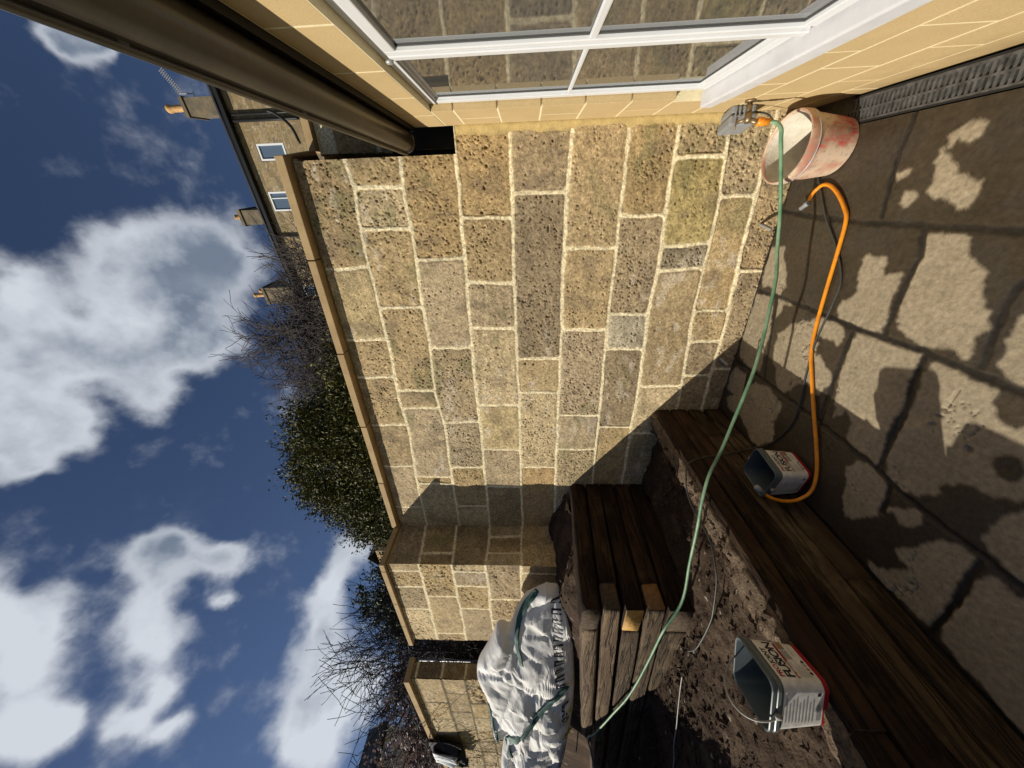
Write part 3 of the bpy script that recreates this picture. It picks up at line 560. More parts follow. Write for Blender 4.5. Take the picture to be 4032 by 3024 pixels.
# ------------------------------------------------------------------ sleepers
def sleeper(parent, p0, p1, up0, up1, depth_dir, depth, mats, round_=.02, seed=0, name='sleeper', bulge=.0):
    """a timber whose visible face runs p0->p1 (bottom edge), heights up0/up1, reaching back by depth"""
    r = random.Random(seed*13+5); p0 = Vector(p0); p1 = Vector(p1); dd = Vector(depth_dir).normalized(); L = (p1-p0).length
    n = max(6, int(L/.05)); rings = []; K = 5
    for i in range(n+1):
        t = i/n; b = p0.lerp(p1, t); h = up0*(1-t)+up1*t; ring = []
        for (cu, cv, a0) in ((round_, h-round_, 180), (round_, round_, 90), (depth-round_, round_, 0), (depth-round_, h-round_, -90)):
            for k in range(K):
                a = math.radians(a0 - 0) - math.radians(90)*k/(K-1)
                # corners in order: front-top, front-bottom ... built with plain trig below
                ring.append((cu, cv, k))
        ring = []
        for (cu, cv, s0) in ((round_, h-round_, 90), (round_, round_, 180), (depth-round_, round_, 270), (depth-round_, h-round_, 0)):
            for k in range(K):
                a = math.radians(s0 + 90*k/(K-1)); ring.append((cu + round_*math.cos(a), cv + round_*math.sin(a)))
        pts = []
        for (u, v) in ring:
            nx = float(vnoise(np.array([t*L*4]), np.array([u*20+v*31+seed*3.3]), seed % 40)[0])-.5
            ny = float(vnoise(np.array([t*L*11]), np.array([v*60+seed]), (seed+9) % 40)[0])-.5
            uu = u + nx*.008 + ny*.004 - bulge*math.sin(math.pi*v/max(h,.01)); vv = v + nx*.006
            if i in (0, n): uu = uu+(depth/2-uu)*.03; vv = vv+(h/2-vv)*.05
            pts.append(b + dd*uu + Vector((0,0,1))*vv)
        rings.append(pts)
    mb = MB(); mb.loft(rings); m = len(rings[0]); b = 0
    mb.cur = 1; mb.f.append(tuple(reversed(range(m)))); mb.mi.append(1)
    mb.f.append(tuple(range(n*m, n*m+m))); mb.mi.append(1)
    return mb.build(name, mats, parent, smooth=True)
lw = empty('sleeper_wall', (-1.5, 1.0, 0)); tag(lw, 'lower retaining wall of dark old timber sleepers rising from the stone patio', 'retaining wall')
def relp(o, root): o.location = -root.location; return o
WD = [M_['wood'], M_['woodend_old']]; WG = [M_['wooddry'], M_['woodend_old']]
for k, (z0, h, joints, mt) in enumerate([(-.02,.132,[.9],WG),(.118,.120,[1.9],WG),(.245,.126,[1.49],WD),(.377,.110,[.414],WD)]):
    ys = [2.243]+joints+[-1.2]
    for j in range(len(ys)-1):
        xo = (-1.5, -1.503, -1.497, -1.505)[k]
        relp(sleeper(lw, (xo, ys[j]-.003, z0), (xo+rnd.uniform(-.006,.006), ys[j+1]+.003, z0+rnd.uniform(-.003,.003)), h-.005, h-.004, (-1,0,0), .2, mt, .016, seed=k*3+j+1), lw)
uw = empty('sleeper_wall', (-2.325, 1.165, .46)); tag(uw, 'upper corner stack of timber sleepers with one bright freshly cut end, holding back the higher soil', 'retaining wall')
BR = [M_['wood'], M_['woodend']]
cs = [((.978,1.117),(1.042,1.168)),((.852,.972),(.915,1.032)),((.722,.845),(.767,.888)),((.586,.714),(.630,.750)),((.40,.578),(.44,.618))]
for k, ((b0,t0),(b1,t1)) in enumerate(cs):
    ye = 1.165 if k in (0, 2, 4) else 1.345; f = (2.243-ye)/(2.243-1.165); bb = b0+(b1-b0)*f; tt = t0+(t1-t0)*f
    relp(sleeper(uw, (-2.325, 2.243, b0), (-2.325, ye, bb), t0-b0, tt-bb, (-1,0,0), .262, BR if k == 2 else WD, .045 if k == 0 else .014, seed=40+k), uw)
    sl_ = -.062; xs = -2.325 if k in (1, 3) else -2.60; XE = -4.6 if k == 0 else -6.5
    z0 = b1 + sl_*(-2.325-xs); z1 = b1 + sl_*(-2.325-XE)
    yy = 1.165 if k in (1,3) else 1.172
    relp(sleeper(uw, (xs, yy, z0), (XE, yy-(.02 if k==0 else 0), z1), t1-b1-.004, t1-b1-.012, (0,1,0), .17, [M_['woodx'], M_['woodend_dull'] if k == 3 else M_['woodend_old']], .045 if k == 0 else .014, seed=60+k), uw)

# ------------------------------------------------------------------ the house
HX = .36
hs = empty('house', (.36, 1.2, 0)); tag(hs, 'new single storey stone extension of the house with a white window and a black gutter', 'house')
def hrel(o): return relp(o, hs)
mb = MB(); G = .0042
def blk(ya, yb, za, zb): mb.box((HX+rnd.uniform(0,.0012), ya+G, za+G), (.47, yb-G, zb-G))
def row(y0, y1, js, za, zb):
    e = [y0]+sorted(j for j in js if y0 < j < y1)+[y1]
    for a, b in zip(e[:-1], e[1:]): blk(a, b, za, zb)
row(-.6, 2.245, [-.2,.7,1.3,1.9], -.2, .11); row(-.6, 2.245, [.1,.43,.76,1.09,1.422,1.76,2.08], .11, .27); row(-.6, 2.245, [-.06,.27,.6,.92,1.25,1.582,1.905], .27, .467)
row(-.6, 1.96, [.1,.43,.76,1.09,1.418,1.746], .467, .650); row(1.96, 2.245, [], .467, .63)
for i, (a, b) in enumerate(zip([.63,.83,1.023,1.227,1.424,1.624,1.826], [.83,1.023,1.227,1.424,1.624,1.826,1.93])): row(1.905 if i else 1.96, 2.245, [2.09] if i%2 else [], a, b)
row(-.6, 2.245, [.1,.41,.73,1.042,1.357,1.667,1.98], 1.93, 2.10)
o = hrel(mb.build('wall', M_['ashlar'], hs, bevel=.0015)); wl = o
mb = MB(); mb.box((HX+.0016, -.6, -.2), (.44, 2.244, .648)); mb.box((HX+.0016, 1.962, .6481), (.44, 2.244, .83)); mb.box((HX+.0016, 1.918, .8301), (.44, 2.244, 1.93)); mb.box((HX+.0016, -.6, 1.932), (.44, 2.244, 2.10))
hrel(mb.build('pointing', M_['mortar'], hs))
mb = MB()          # ragged mortar fillet where the house meets the garden wall
rg = []
for i in range(90):
    z = .35+i*.0172; a = .022+.016*float(vnoise(np.array([i*.4]),np.array([0.]),4)[0]); a2 = .012+.006*float(vnoise(np.array([i*.6]),np.array([3.]),6)[0])
    rg.append([(HX+.004, W-a2-.012, z), (HX-.010, W-.012, z), (HX-a-.02, W+.004, z), (HX+.02, W+.02, z)])
mb.loft(rg); hrel(mb.build('corner_fillet', pmat('sandy_mortar', (.50,.36,.14), .95, var=.25, scale=25, bump=.5, bscale=90), hs, smooth=True))
# window
wn = empty('window', (0,0,0)); wn.parent = hs; hrel(wn)
YL, YR, ZB, ZT = 1.905, .0, .712, 1.93
FX = .388
mb = MB(); mb.box((FX, YL-.035, ZB), (.46, YL, ZT)); mb.box((FX, YR, ZT-.038), (.461, YL-.0355, ZT)); mb.box((FX, YR, ZB), (.461, YL-.0355, ZB+.036)); mb.box((FX,YR-.04,ZB),(.46,YR,ZT))
mb.box((FX+.014, YL-.048, ZB+.036), (.44, YL-.0352, ZT-.038)); mb.box((FX+.013, 1.325, ZB+.0362), (.44, YL-.0482, ZB+.05)); mb.box((FX+.013, 1.325, ZT-.052), (.44, YL-.0482, ZT-.0382))
frame = mb.build('frame', M_['upvc'], wn, bevel=.002)
mb = MB(); mb.box((.372, 1.290, ZB+.004), (.46, 1.318, ZT-.034)); mb.box((.376, 1.266, ZB+.03), (.455, 1.2895, ZT-.0345))
mb.box((.376, .06, ZB+.008), (.454, 1.2655, ZB+.040)); mb.box((.376, .06, ZT-.066), (.454, 1.2655, ZT-.036)); mb.box((.376,.02,ZB+.008),(.455,.0598,ZT-.036))
mb.build('sash', M_['upvc'], wn, bevel=.003)
mb = MB(); mb.box((.392, 1.3185, 1.300), (.403, YL-.0482, 1.316)); mb.box((.379, .06, 1.298), (.3895, 1.2655, 1.320))
mb.build('glazing_bar', M_['upvc'], wn, bevel=.004)
mb = MB(); mb.box((.3845, YR, ZT-.0376), (.3878, YL-.001, ZT-.032)); mb.box((.400,1.3185,ZB+.050),(.403,YL-.0485,ZB+.053)); mb.box((.400,YL-.0505,ZB+.0532),(.403,YL-.0485,ZT-.052)); mb.box((.3865,1.2635,ZB+.040),(.3895,1.2655,ZT-.066)); mb.box((.3865,.06,ZB+.0402),(.3895,1.2632,ZB+.0425)); mb.build('seal', M_['seal'], wn)
for a, b, x_ in ((1.318, YL-.0484, .4035), (.06, 1.2655, .390)):
    mb = MB(); mb.box((x_, a, ZB+.035), (x_+.006, b, ZT-.045)); mb.build('pane', M_['glass'], wn)
mb = MB(); mb.lathe([(0,-.0),(.011,-.0),(.012,.004),(.009,.008),(0,.009)], 16); hg = mb.build('hinge_pin', M_['steel'], wn, smooth=True); hg.rotation_euler = (0,-math.pi/2,0); hg.location = (.372, 1.312, 1.900)
mb = MB(); mb.box((.47, -.1, .6), (1.6, 2.1, .602)); mb.box((1.6,-.1,.6),(1.61,2.1,2.2)); mb.box((.47,2.1,.6),(1.6,2.11,2.2)); mb.box((.47,-.6,2.1),(1.6,2.1,2.11)); mb.box((.47,-.6,.6),(1.6,-.59,2.1))
mb.box((.47,1.92,.6),(.475,2.1,2.1))
hrel(mb.build('room', pmat('dark_room', (.10,.09,.08), .9), hs))
mb = MB()
prof = [(.333,.652),(.333,.700),(.337,.705),(.47,.711),(.47,.600),(.350,.600),(.350,.648)]
mb.loft([[(x, y, z) for x, z in prof] for y in (-.1, 1.955)], cap0=True, cap1=True)
hrel(mb.build('sill', M_['upvc_sill'], hs, bevel=.003))
# eaves
mb = MB(); mb.box((.342, -.6, 2.102), (.362, 2.235, 2.24)); mb.box((.3622,-.6,2.101),(.6,2.235,2.13)); hrel(mb.build('fascia', M_['black'], hs))
mb = MB(); gc = (.294, 2.146); R = .050; pr = []
for k in range(25):
    a = math.pi + math.pi*k/24; pr.append((gc[0]+R*math.cos(a), gc[1]+R*math.sin(a)))
pr = [(gc[0]-R+.004, gc[1]+.010), (gc[0]-R-.004, gc[1]+.010), (gc[0]-R-.005, gc[1]+.004), (gc[0]-R-.001, gc[1]-.002)] + pr[1:] + [(gc[0]+R, gc[1]+.02), (gc[0]+R-.004, gc[1]+.02)]
inn = [(gc[0]+(R-.004)*math.cos(a), gc[1]+(R-.004)*math.sin(a)) for a in [2*math.pi-math.pi*k/24 for k in range(25)]]
full = pr+inn
mb.loft([[(x, y, z) for x, z in full] for y in np.linspace(-.6, 2.19, 30)], cap0=True, cap1=True)
gt = hrel(mb.build('gutter', M_['gutter'], hs, smooth=True))
md = gt.modifiers.new('es', 'EDGE_SPLIT'); md.split_angle = math.radians(40)
for yc in (.25, .71, 1.21, 1.65):
    mb = MB(); mb.box((gc[0]-R-.010, yc-.010, gc[1]-.002), (gc[0]-R+.002, yc+.010, gc[1]+.019)); hrel(mb.build('gutter_clip', M_['gutter'], hs, bevel=.002))
mb = MB(); ri = [[(gc[0]+q*math.cos(a), yy, gc[1]+q*math.sin(a)) for a in [math.pi+math.pi*k/24 for k in range(25)]] for (q, yy) in ((R,2.150),(R+.004,2.152),(R+.004,2.186),(R,2.188))]
mb.loft(ri, closed=False); hrel(mb.build('gutter_stop_end', M_['gutter'], hs, smooth=True))
mb = MB(); mb.tube([(gc[0]-R-.007, y_, gc[1]+.006) for y_ in np.linspace(-.6, 2.188, 12)], .0085, 10); hrel(mb.build('gutter_lip', M_['gutter'], hs, smooth=True))
mb = MB(); mb.loft([[(gc[0]+.047*math.cos(a), y, gc[1]+.047*math.sin(a)) for a in [math.pi+math.pi*k/16 for k in range(17)]] for y in (2.186, 2.192)], cap0=True, cap1=True); hrel(mb.build('gutter_end', M_['gutter'], hs))
mb = MB(); mb.add([(.30,-.6,2.215),(.30,2.235,2.215),(3,2.235,3.0),(3,-.6,3.0),(.30,-.6,2.24),(.30,2.235,2.24),(3,2.235,3.03),(3,-.6,3.03)], [(0,1,2,3),(7,6,5,4),(0,4,5,1),(1,5,6,2),(2,6,7,3),(3,7,4,0)])
hrel(mb.build('roof', M_['slate'], hs))
mb = MB(); mb.box((.47,2.2,-.2),(3,2.235,2.2)); mb.box((.25,2.40,1.88),(.6,2.43,2.3)); mb.box((.262,2.262,1.878),(.6,2.42,1.893)); hrel(mb.build('end_wall_shade_sheets', M_['black'], hs))  # house end wall, plus black sheets standing in for shade in the recess

# ------------------------------------------------------------------ channel drain
dr = empty('channel_drain', (.30, 1.0, 0)); tag(dr, 'long grey slotted channel drain grate laid along the foot of the house', 'drain')
mb = MB(); mb.box((.247,-.6,-.1),(.252,2.24,.001)); mb.box((.345,-.6,-.1),(.352,2.24,-.001)); mb.box((.2522,-.6,-.1),(.3448,2.24,-.05)); relp(mb.build('channel', M_['dark_iron'], dr), dr)
mb = MB()
for xa, xb in ((.2525,.261),(.294,.301),(.336,.3445)): mb.box((xa,-.6,-.010),(xb,2.238,-.0005))
y = -.59; k = 0
while y < 2.22:
    for (xa, xb, of) in ((.2611,.2939,0),(.3011,.3359,.009)):
        yy = y+of; s_ = .005
        mb.add([(xa,yy,-.010),(xb,yy+s_,-.010),(xb,yy+s_+.0105,-.010),(xa,yy+.0105,-.010),(xa,yy,-.0012),(xb,yy+s_,-.0012),(xb,yy+s_+.0105,-.0012),(xa,yy+.0105,-.0012)],
               [(0,3,2,1),(4,5,6,7),(0,1,5,4),(1,2,6,5),(2,3,7,6),(3,0,4,7)])
    y += .0195; k += 1
relp(mb.build('grate', M_['grate'], dr), dr)

# ------------------------------------------------------------------ bucket
def lathe_thing(prof, n=56): mb = MB(); mb.lathe(prof, n); return mb
bk = empty('bucket', (.165, 2.005, .004), (math.radians(3), math.radians(1.5), 0)); tag(bk, 'old splashed pink plastic builder bucket with red streaks standing in the corner by the drain', 'bucket')
m = bpy.data.materials.new('splashed_pink_plastic'); m.use_nodes = True; t = m.node_tree; b = t.nodes['Principled BSDF']; b.inputs['Roughness'].default_value = .6
co = N(t, 'ShaderNodeTexCoord'); mp = N(t, 'ShaderNodeMapping'); mp.inputs['Scale'].default_value = (1,1,.35); t.links.new(co.outputs['Object'], mp.inputs[0])
n1 = N(t, 'ShaderNodeTexNoise', inp={'Scale': 26.0, 'Detail': 8.0, 'Roughness': .7}); t.links.new(mp.outputs[0], n1.inputs['Vector'])
n2 = N(t, 'ShaderNodeTexNoise', inp={'Scale': 9.0, 'Detail': 5.0}); t.links.new(co.outputs['Object'], n2.inputs['Vector'])
r1 = N(t, 'ShaderNodeMapRange', inp={'From Min': .52, 'From Max': .60}); t.links.new(n1.outputs[0], r1.inputs[0])
r2 = N(t, 'ShaderNodeMapRange', inp={'From Min': .45, 'From Max': .62}); t.links.new(n2.outputs[0], r2.inputs[0])
sx = N(t, 'ShaderNodeSeparateXYZ'); t.links.new(co.outputs['Object'], sx.inputs[0])
lm = N(t, 'ShaderNodeMapRange', inp={'From Min': .215, 'From Max': .19}); t.links.new(sx.outputs['Z'], lm.inputs[0])
c1 = mix_n(t, r2.outputs[0], (.56,.42,.30), (.44,.20,.14)); rf = math_n(t, 'MULTIPLY', math_n(t, 'MULTIPLY', r1.outputs[0], r2.outputs[0]), lm.outputs[0])
c2 = mix_n(t, rf, c1, (.50,.035,.03)); n3 = N(t, 'ShaderNodeTexNoise', inp={'Scale': 60.0, 'Detail': 4.0}); t.links.new(co.outputs['Object'], n3.inputs['Vector'])
r3 = N(t, 'ShaderNodeMapRange', inp={'From Min': .55, 'From Max': .68}); t.links.new(n3.outputs[0], r3.inputs[0]); c3 = mix_n(t, r3.outputs[0], c2, (.30,.25,.19)); t.links.new(c3, b.inputs['Base Color'])
mb = lathe_thing([(0,.0),(.108,.0),(.116,.006),(.141,.195),(.147,.197),(.150,.203),(.151,.238),(.149,.245),(.143,.246),(.138,.240),(.140,.20),(.113,.012),(0,.010)])
mb.build('body', m, bk, smooth=True).modifiers.new('es','EDGE_SPLIT').split_angle = math.radians(45)
m2 = pmat('plaster_crust', (.60,.56,.47), .9, scale=14, col2=(.46,.41,.32), bump=.4, bscale=60)
mb = lathe_thing([(0,.014),(.1115,.016),(.136,.19),(.138,.232)]); mb.build('plaster_lining', m2, bk, smooth=True)
mb = MB(); hp = [(.150*math.cos(a), .150*math.sin(a), .222-.022*math.sin((a-math.radians(150))/math.radians(180)*math.pi)) for a in np.linspace(math.radians(150), math.radians(330), 24)]
mb.tube(hp, .0028, 6); mb.build('handle', M_['steel'], bk, smooth=True)

# ------------------------------------------------------------------ plastic tubs
def rsq(h, r, z, K=7, sy=1.0):
    p = []
    for (cx_, cy_, a0) in ((h-r, h*sy-r, 0), (-(h-r), h*sy-r, 90), (-(h-r), -(h*sy-r), 180), (h-r, -(h*sy-r), 270)):
        for k in range(K+1):
            a = math.radians(a0+90*k/K); p.append((cx_+r*math.cos(a), cy_+r*math.sin(a), z))
    return p
HH = .205
def hz(z): return .084+.014*z/HH
def text_mesh(s, size, spacing=1.0):
    c = bpy.data.curves.new('t', 'FONT'); c.body = s; c.size = size; c.space_character = spacing; c.offset = size*.028
    o = bpy.data.objects.new('t', c); COL.objects.link(o); dg = bpy.context.evaluated_depsgraph_get(); me = bpy.data.meshes.new_from_object(o.evaluated_get(dg))
    vs = [tuple(v.co) for v in me.vertices]; fs = [tuple(p.vertices) for p in me.polygons]
    bpy.data.objects.remove(o); bpy.data.curves.remove(c); bpy.data.meshes.remove(me); return vs, fs
def tub(loc, rot, label, handle=True, grp='grey mortar tubs with white labels'):
    T = empty('plastic_tub', loc, (0,0,rot)); tag(T, label, 'tub', grp)
    R = .030
    mb = MB(); rings = [rsq(hz(0)-.006, R, 0), rsq(hz(0), R, .006)] + [rsq(hz(z), R, z) for z in (.06,.12,.172)]
    rings += [rsq(hz(.172)+.004, R, .1725), rsq(hz(.172)+.007, R, .176), rsq(hz(.18)+.006, R, .186), rsq(hz(.186)+.003, R, .188), rsq(hz(.19)+.005, R, .197), rsq(hz(.2)+.004, R, .204), rsq(hz(.2)+.001, R, .206), rsq(hz(.2)-.002, R, .204), rsq(hz(.19)-.003, R, .18), rsq(hz(.05)-.003, R, .05), rsq(hz(0)-.004, R, .006)]
    mb.loft(rings, cap0=True, cap1=True); o = mb.build('body', M_['tubgrey'], T, smooth=True); o.modifiers.new('es','EDGE_SPLIT').split_angle = math.radians(38)
    mb = MB(); mb.cur = 1; mb.loft([rsq(hz(z)+.0012, R, z) for z in (.008,.024)]); mb.cur = 0; mb.loft([rsq(hz(z)+.0012, R, z) for z in (.0242,.09,.164)])
    mb.build('label', [M_['label'], M_['red']], T, smooth=True)
    def front(vs, u0, v0, e=.0022): return [(hz(v0+y)+e, u0+x, v0+y) for x, y, _ in vs]
    def side(vs, u0, v0, e=.0022): return [(u0+x, -(hz(v0+y)+e), v0+y) for x, y, _ in vs]
    mb = MB()
    vs, fs = text_mesh("FUSION", .042, .92); mb.add(front(vs, -.066, .102), fs)
    mb.cur = 1; vs, fs = text_mesh("PRO", .023); pw = max(v[0] for v in vs); mb.add(front(vs, -.066, .139), fs)
    mb.cur = 0; vs, fs = text_mesh("JOINT", .023); mb.add(front(vs, -.066+pw+.003, .139), fs)
    mb.cur = 1; mb.add(front([(0,0,0),(.132,0,0),(.132,.0085,0),(0,.0085,0)], -.066, .0868), [(0,1,2,3)])
    mb.cur = 3; vs, fs = text_mesh("ALL WEATHER", .0085); mb.add(front(vs, -.063, .0880, .0030), fs)
    mb.cur = 2
    for i in range(7): mb.add(front([(0,0,0),(.052-.006*(i%3),0,0),(.052-.006*(i%3),.0018,0),(0,.0018,0)], -.062, .080-i*.0058), [(0,1,2,3)])
    for a, b_, w, h_ in ((.004,.060,.034,.026),(.042,.060,.034,.026)): mb.add(front([(0,0,0),(w,0,0),(w,h_,0),(0,h_,0)], a, b_), [(0,1,2,3)])
    mb.cur = 4; mb.add(front([(0,0,0),(.022,0,0),(.030,.015,0),(0,.018,0)], .046, .063, .003), [(0,1,2,3)])
    for i, c_ in enumerate((4, 4, 2, 0)):
        mb.cur = (5, 4, 2, 0)[i]; mb.add(front([(.0055*math.cos(a), .0055*math.sin(a), 0) for a in np.linspace(0, 2*math.pi, 17)[:-1]], -.046+i*.014, .036, .0026), [tuple(range(16))])
    mb.cur = 2; vs, fs = text_mesh("ready to use", .008); mb.add(front(vs, .016, .045), fs)
    for i in range(9): mb.add(side([(0,0,0),(.10-.012*((i*2)%3),0,0),(.10-.012*((i*2)%3),.0036,0),(0,.0036,0)], -.052, .150-i*.0115), [(0,1,2,3)])
    mb.cur = 5; mb.add(side([(0,0,0),(.012,0,0),(.012,.012,0),(0,.012,0)], .048, .036), [(0,1,2,3)]); mb.cur = 2; mb.add(side([(0,0,0),(.06,0,0),(.06,.014,0),(0,.014,0)], -.045, .032), [(0,1,2,3)])
    mb.build('lettering', [M_['ink'], M_['red'], M_['greyink'], M_['label'], pmat('label_tan', (.28,.17,.05), .4), M_['ink']], T)
    if handle is not None:
        mb = MB(); A_ = []
        for k in range(25):
            a = math.pi*k/24; q = .112
            A_.append((-.075*math.sin(a)-.01, -q*math.cos(a), .187+.085*math.sin(a)) if handle else (-.10*math.sin(a)**.6-.01, -q*math.cos(a), .187-.03*math.sin(a)))
        mb.tube(A_, .0032, 6); mb.box((-.018,-.116,.176),(-.002,-.102,.197)); mb.box((-.018,.102,.176),(-.002,.116,.197))
        mb.build('handle', M_['wire'], T, smooth=True)
    return T
tub((-1.585, .560, .482), math.radians(22), 'grey tub with a raised wire handle on the soil above the lower sleepers', True)
tub((-1.385, 1.425, .006), math.radians(-8), 'grey tub on the patio against the lower sleepers with the orange hose curling round it', False)

tub((-1.67, .235, .49), math.radians(5), 'grey tub just outside the picture whose shadow falls across the paving', False)
# ------------------------------------------------------------------ electric box, tap, hoses
bx = empty('junction_box', (.32, 2.15, .43)); tag(bx, 'grey plastic outdoor electric box fixed low in the corner behind the tap', 'box')
mb = MB(); mb.box((-.005,-.075,-.055),(.037,.07,.055)); b_ = mb.build('box_body', M_['grey'], bx, bevel=.012)
mb = MB(); mb.box((-.052,-.082,-.060),(-.0055,.075,.060)); mb.build('lid', M_['grey'], bx, bevel=.010)
mb = MB()
for z_ in (.02,.0,-.02,.038): mb.box((-.02,-.086,z_-.004),(.02,-.082,z_+.004))
mb.build('cable_gland', M_['grey'], bx, bevel=.002)
bx.rotation_euler = (math.radians(-8), 0, math.radians(8))
cb = MB(); cb.tube(catmull([(.335,2.10,.385),(.325,2.12,.30),(.29,2.17,.2),(.30,2.2,.02)],6), .004, 6); tag(cb.build('cable', M_['cable'], None, smooth=True), 'short black cable dropping from the electric box behind the bucket', 'cable')
tp = empty('garden_tap', (.36, 1.985, .47)); tag(tp, 'tarnished brass garden tap with orange hose connector on the house wall', 'tap')
mb = MB(); mb.tube([(.0,0,0),(-.008,0,0)], .022, 16); mb.tube([(-.008,0,0),(-.055,-.01,.0)], .011, 12); mb.tube([(-.050,-.01,0),(-.085,-.022,0)], .015, 12)
mb.tube([(-.075,-.018,-.004),(-.086,-.03,-.030),(-.086,-.032,-.042)], .011, 12); mb.build('tap_body', M_['brass'], tp, smooth=True)
mb = MB(); mb.tube([(-.07,-.016,.0),(-.082,.012,.036)], .0065, 10); mb.tube([(-.105,.004,.040),(-.060,.018,.032)], .0042, 8); mb.build('tap_handle', M_['brass'], tp, smooth=True)
mb = MB(); mb.tube([(-.086,-.032,-.036),(-.087,-.034,-.052),(-.088,-.036,-.053),(-.090,-.042,-.086)], [.0165,.0165,.0145,.014], 18); mb.tube([(-.0875,-.035,-.056),(-.0885,-.037,-.062)], .0175, 18); mb.build('hose_connector', M_['orange'], tp, smooth=True)
hose = [(.27,1.943,.385),(.262,1.925,.36),(.236,1.905,.345),(.195,1.90,.335),(.13,1.895,.315),(.03,1.89,.284),(-.117,1.885,.240),(-.27,1.85,.222),(-.40,1.776,.232),(-.542,1.718,.252),(-.687,1.658,.275),(-.824,1.591,.314),(-.946,1.543,.353),(-1.071,1.508,.386),(-1.234,1.436,.449),(-1.34,1.36,.522),(-1.48,1.31,.548),(-1.68,1.275,.545),(-1.95,1.25,.535),(-2.25,1.243-.06,.545),(-2.476,1.12,.64),(-2.807,1.11,.668),(-3.194,1.105,.70),(-3.5,1.10,.743),(-3.792,1.10,.808),(-4.086,1.10,.873),(-4.378,1.115,.925),(-4.62,1.15,.955),(-4.95,1.13,.90),(-5.4,1.1,.84),(-6.2,1.05,.8)]
mb = MB(); mb.tube(catmull(hose, 8), .0085, 10); tag(mb.build('green_hose', M_['greenh'], None, smooth=True), 'long dusty green garden hose running from the tap up over the sleepers', 'hose')
oh = empty('orange_hose', (-.09, 2.04, .012)); tag(oh, 'short bright orange hose curling across the wet patio to the far tub', 'hose')
opts = [(-.064,2.012,.03),(-.055,1.99,.022),(-.03,1.985,.016),(.0,1.975,.013),(.006,1.945,.013),(-.031,1.868,.013),(-.088,1.802,.013),(-.138,1.766,.013),(-.263,1.742,.013),(-.452,1.714,.013),(-.642,1.681,.013),(-.764,1.642,.013),(-.876,1.577,.013),(-1.012,1.491,.013),(-1.145,1.403,.013),(-1.275,1.326,.013),(-1.375,1.285,.03),(-1.425,1.27,.085),(-1.430,1.262,.16),(-1.405,1.258,.235),(-1.372,1.262,.29)]
opts = [(-.061,2.015,.03),(-.030,2.022,.022),(-.006,2.012,.014),(.012,1.98,.013),(.004,1.93,.013)]+opts[5:]
mb = MB(); mb.tube(catmull(opts, 8), .0085, 10); relp(mb.build('hose_tube', M_['orangeh'], oh, smooth=True), oh)
mb = MB(); mb.tube([(-.062,2.012,.03),(-.078,2.03,.032),(-.080,2.032,.032),(-.095,2.052,.034)], [.0125,.0125,.0105,.0105], 14); relp(mb.build('hose_connector', M_['grey'], oh, smooth=True), oh)
mb = MB(); mb.tube([(-1.376,1.262,.285),(-1.358,1.264,.306),(-1.356,1.264,.308),(-1.335,1.268,.330)], [.0115,.0115,.014,.014], 14); relp(mb.build('hose_connector', M_['grey'], oh, smooth=True), oh)
cpts = [(.198,2.2,.012),(.07,2.06,.010),(-.125,1.899,.009),(-.252,1.765,.009),(-.383,1.667,.008),(-.49,1.654,.008),(-.62,1.656,.008),(-.715,1.65,.012),(-.883,1.624,.008),(-1.036,1.587,.008),(-1.179,1.582,.008),(-1.36,1.65,.01),(-1.484,1.74,.05),(-1.488,1.69,.25),(-1.487,1.665,.372),(-1.480,1.60,.50),(-1.535,1.526,.535),(-1.607,1.455,.535),(-1.636,1.378,.53),(-1.64,1.316,.525),(-1.649,1.177,.525),(-1.717,1.091,.525),(-1.8,1.042,.52),(-1.959,.99,.52),(-2.073,.984,.51),(-2.243,.982,.51),(-2.403,.993,.51),(-2.525,1.032,.51)]
mb = MB(); mb.tube(catmull(cpts, 6), .0045, 8); tag(mb.build('cable', M_['cable'], None, smooth=True), 'thin black cable trailing over the patio and up onto the soil', 'cable')
mb = MB(); mb.tube(catmull([(-2.74,.983,.52),(-2.852,.963,.515),(-3.039,.906,.515),(-3.208,.859,.51),(-3.369,.819,.51),(-3.559,.752,.50),(-4.2,.6,.5)], 6), .004, 6); tag(mb.build('wire', M_['wire'], None, smooth=True), 'pale wire sticking out of the lower soil', 'wire')
cw = [(-5.0,1.45,1.18),(-4.9,1.35,1.20),(-4.95,1.30,1.21),(-5.2,1.27,1.20),(-5.55,1.28,1.19),(-5.8,1.36,1.18),(-5.75,1.45,1.18),(-5.4,1.47,1.19),(-5.05,1.40,1.21),(-5.0,1.28,1.22),(-5.3,1.2,1.21),(-5.9,1.19,1.19),(-6.5,1.2,1.17)]
mb = MB(); mb.tube(catmull(cw, 8), .006, 6); tag(mb.build('wire', M_['wire'], None, smooth=True), 'loose coil of pale wire lying on the upper soil beyond the rubble bag', 'wire')
for (x_, lab) in ((-.175,'stub of pale drain pipe poking from the foot of the wall near the bucket'),(-1.06,'small grey pipe stub at the foot of the wall beside the sleepers')):
    mb = MB(); pr_ = [(0.0,0),(.0,0)]; mb.tube([(x_,2.30,.098),(x_-.012,2.225,.088),(x_-.03,2.185,.066)], .0095, 12, cap=False); mb.tube([(x_-.03,2.185,.066),(x_-.012,2.225,.088)], .0075, 12); tag(mb.build('pipe_stub', M_['wire'] if x_ > -.5 else M_['grey'], None, smooth=True), lab, 'pipe')

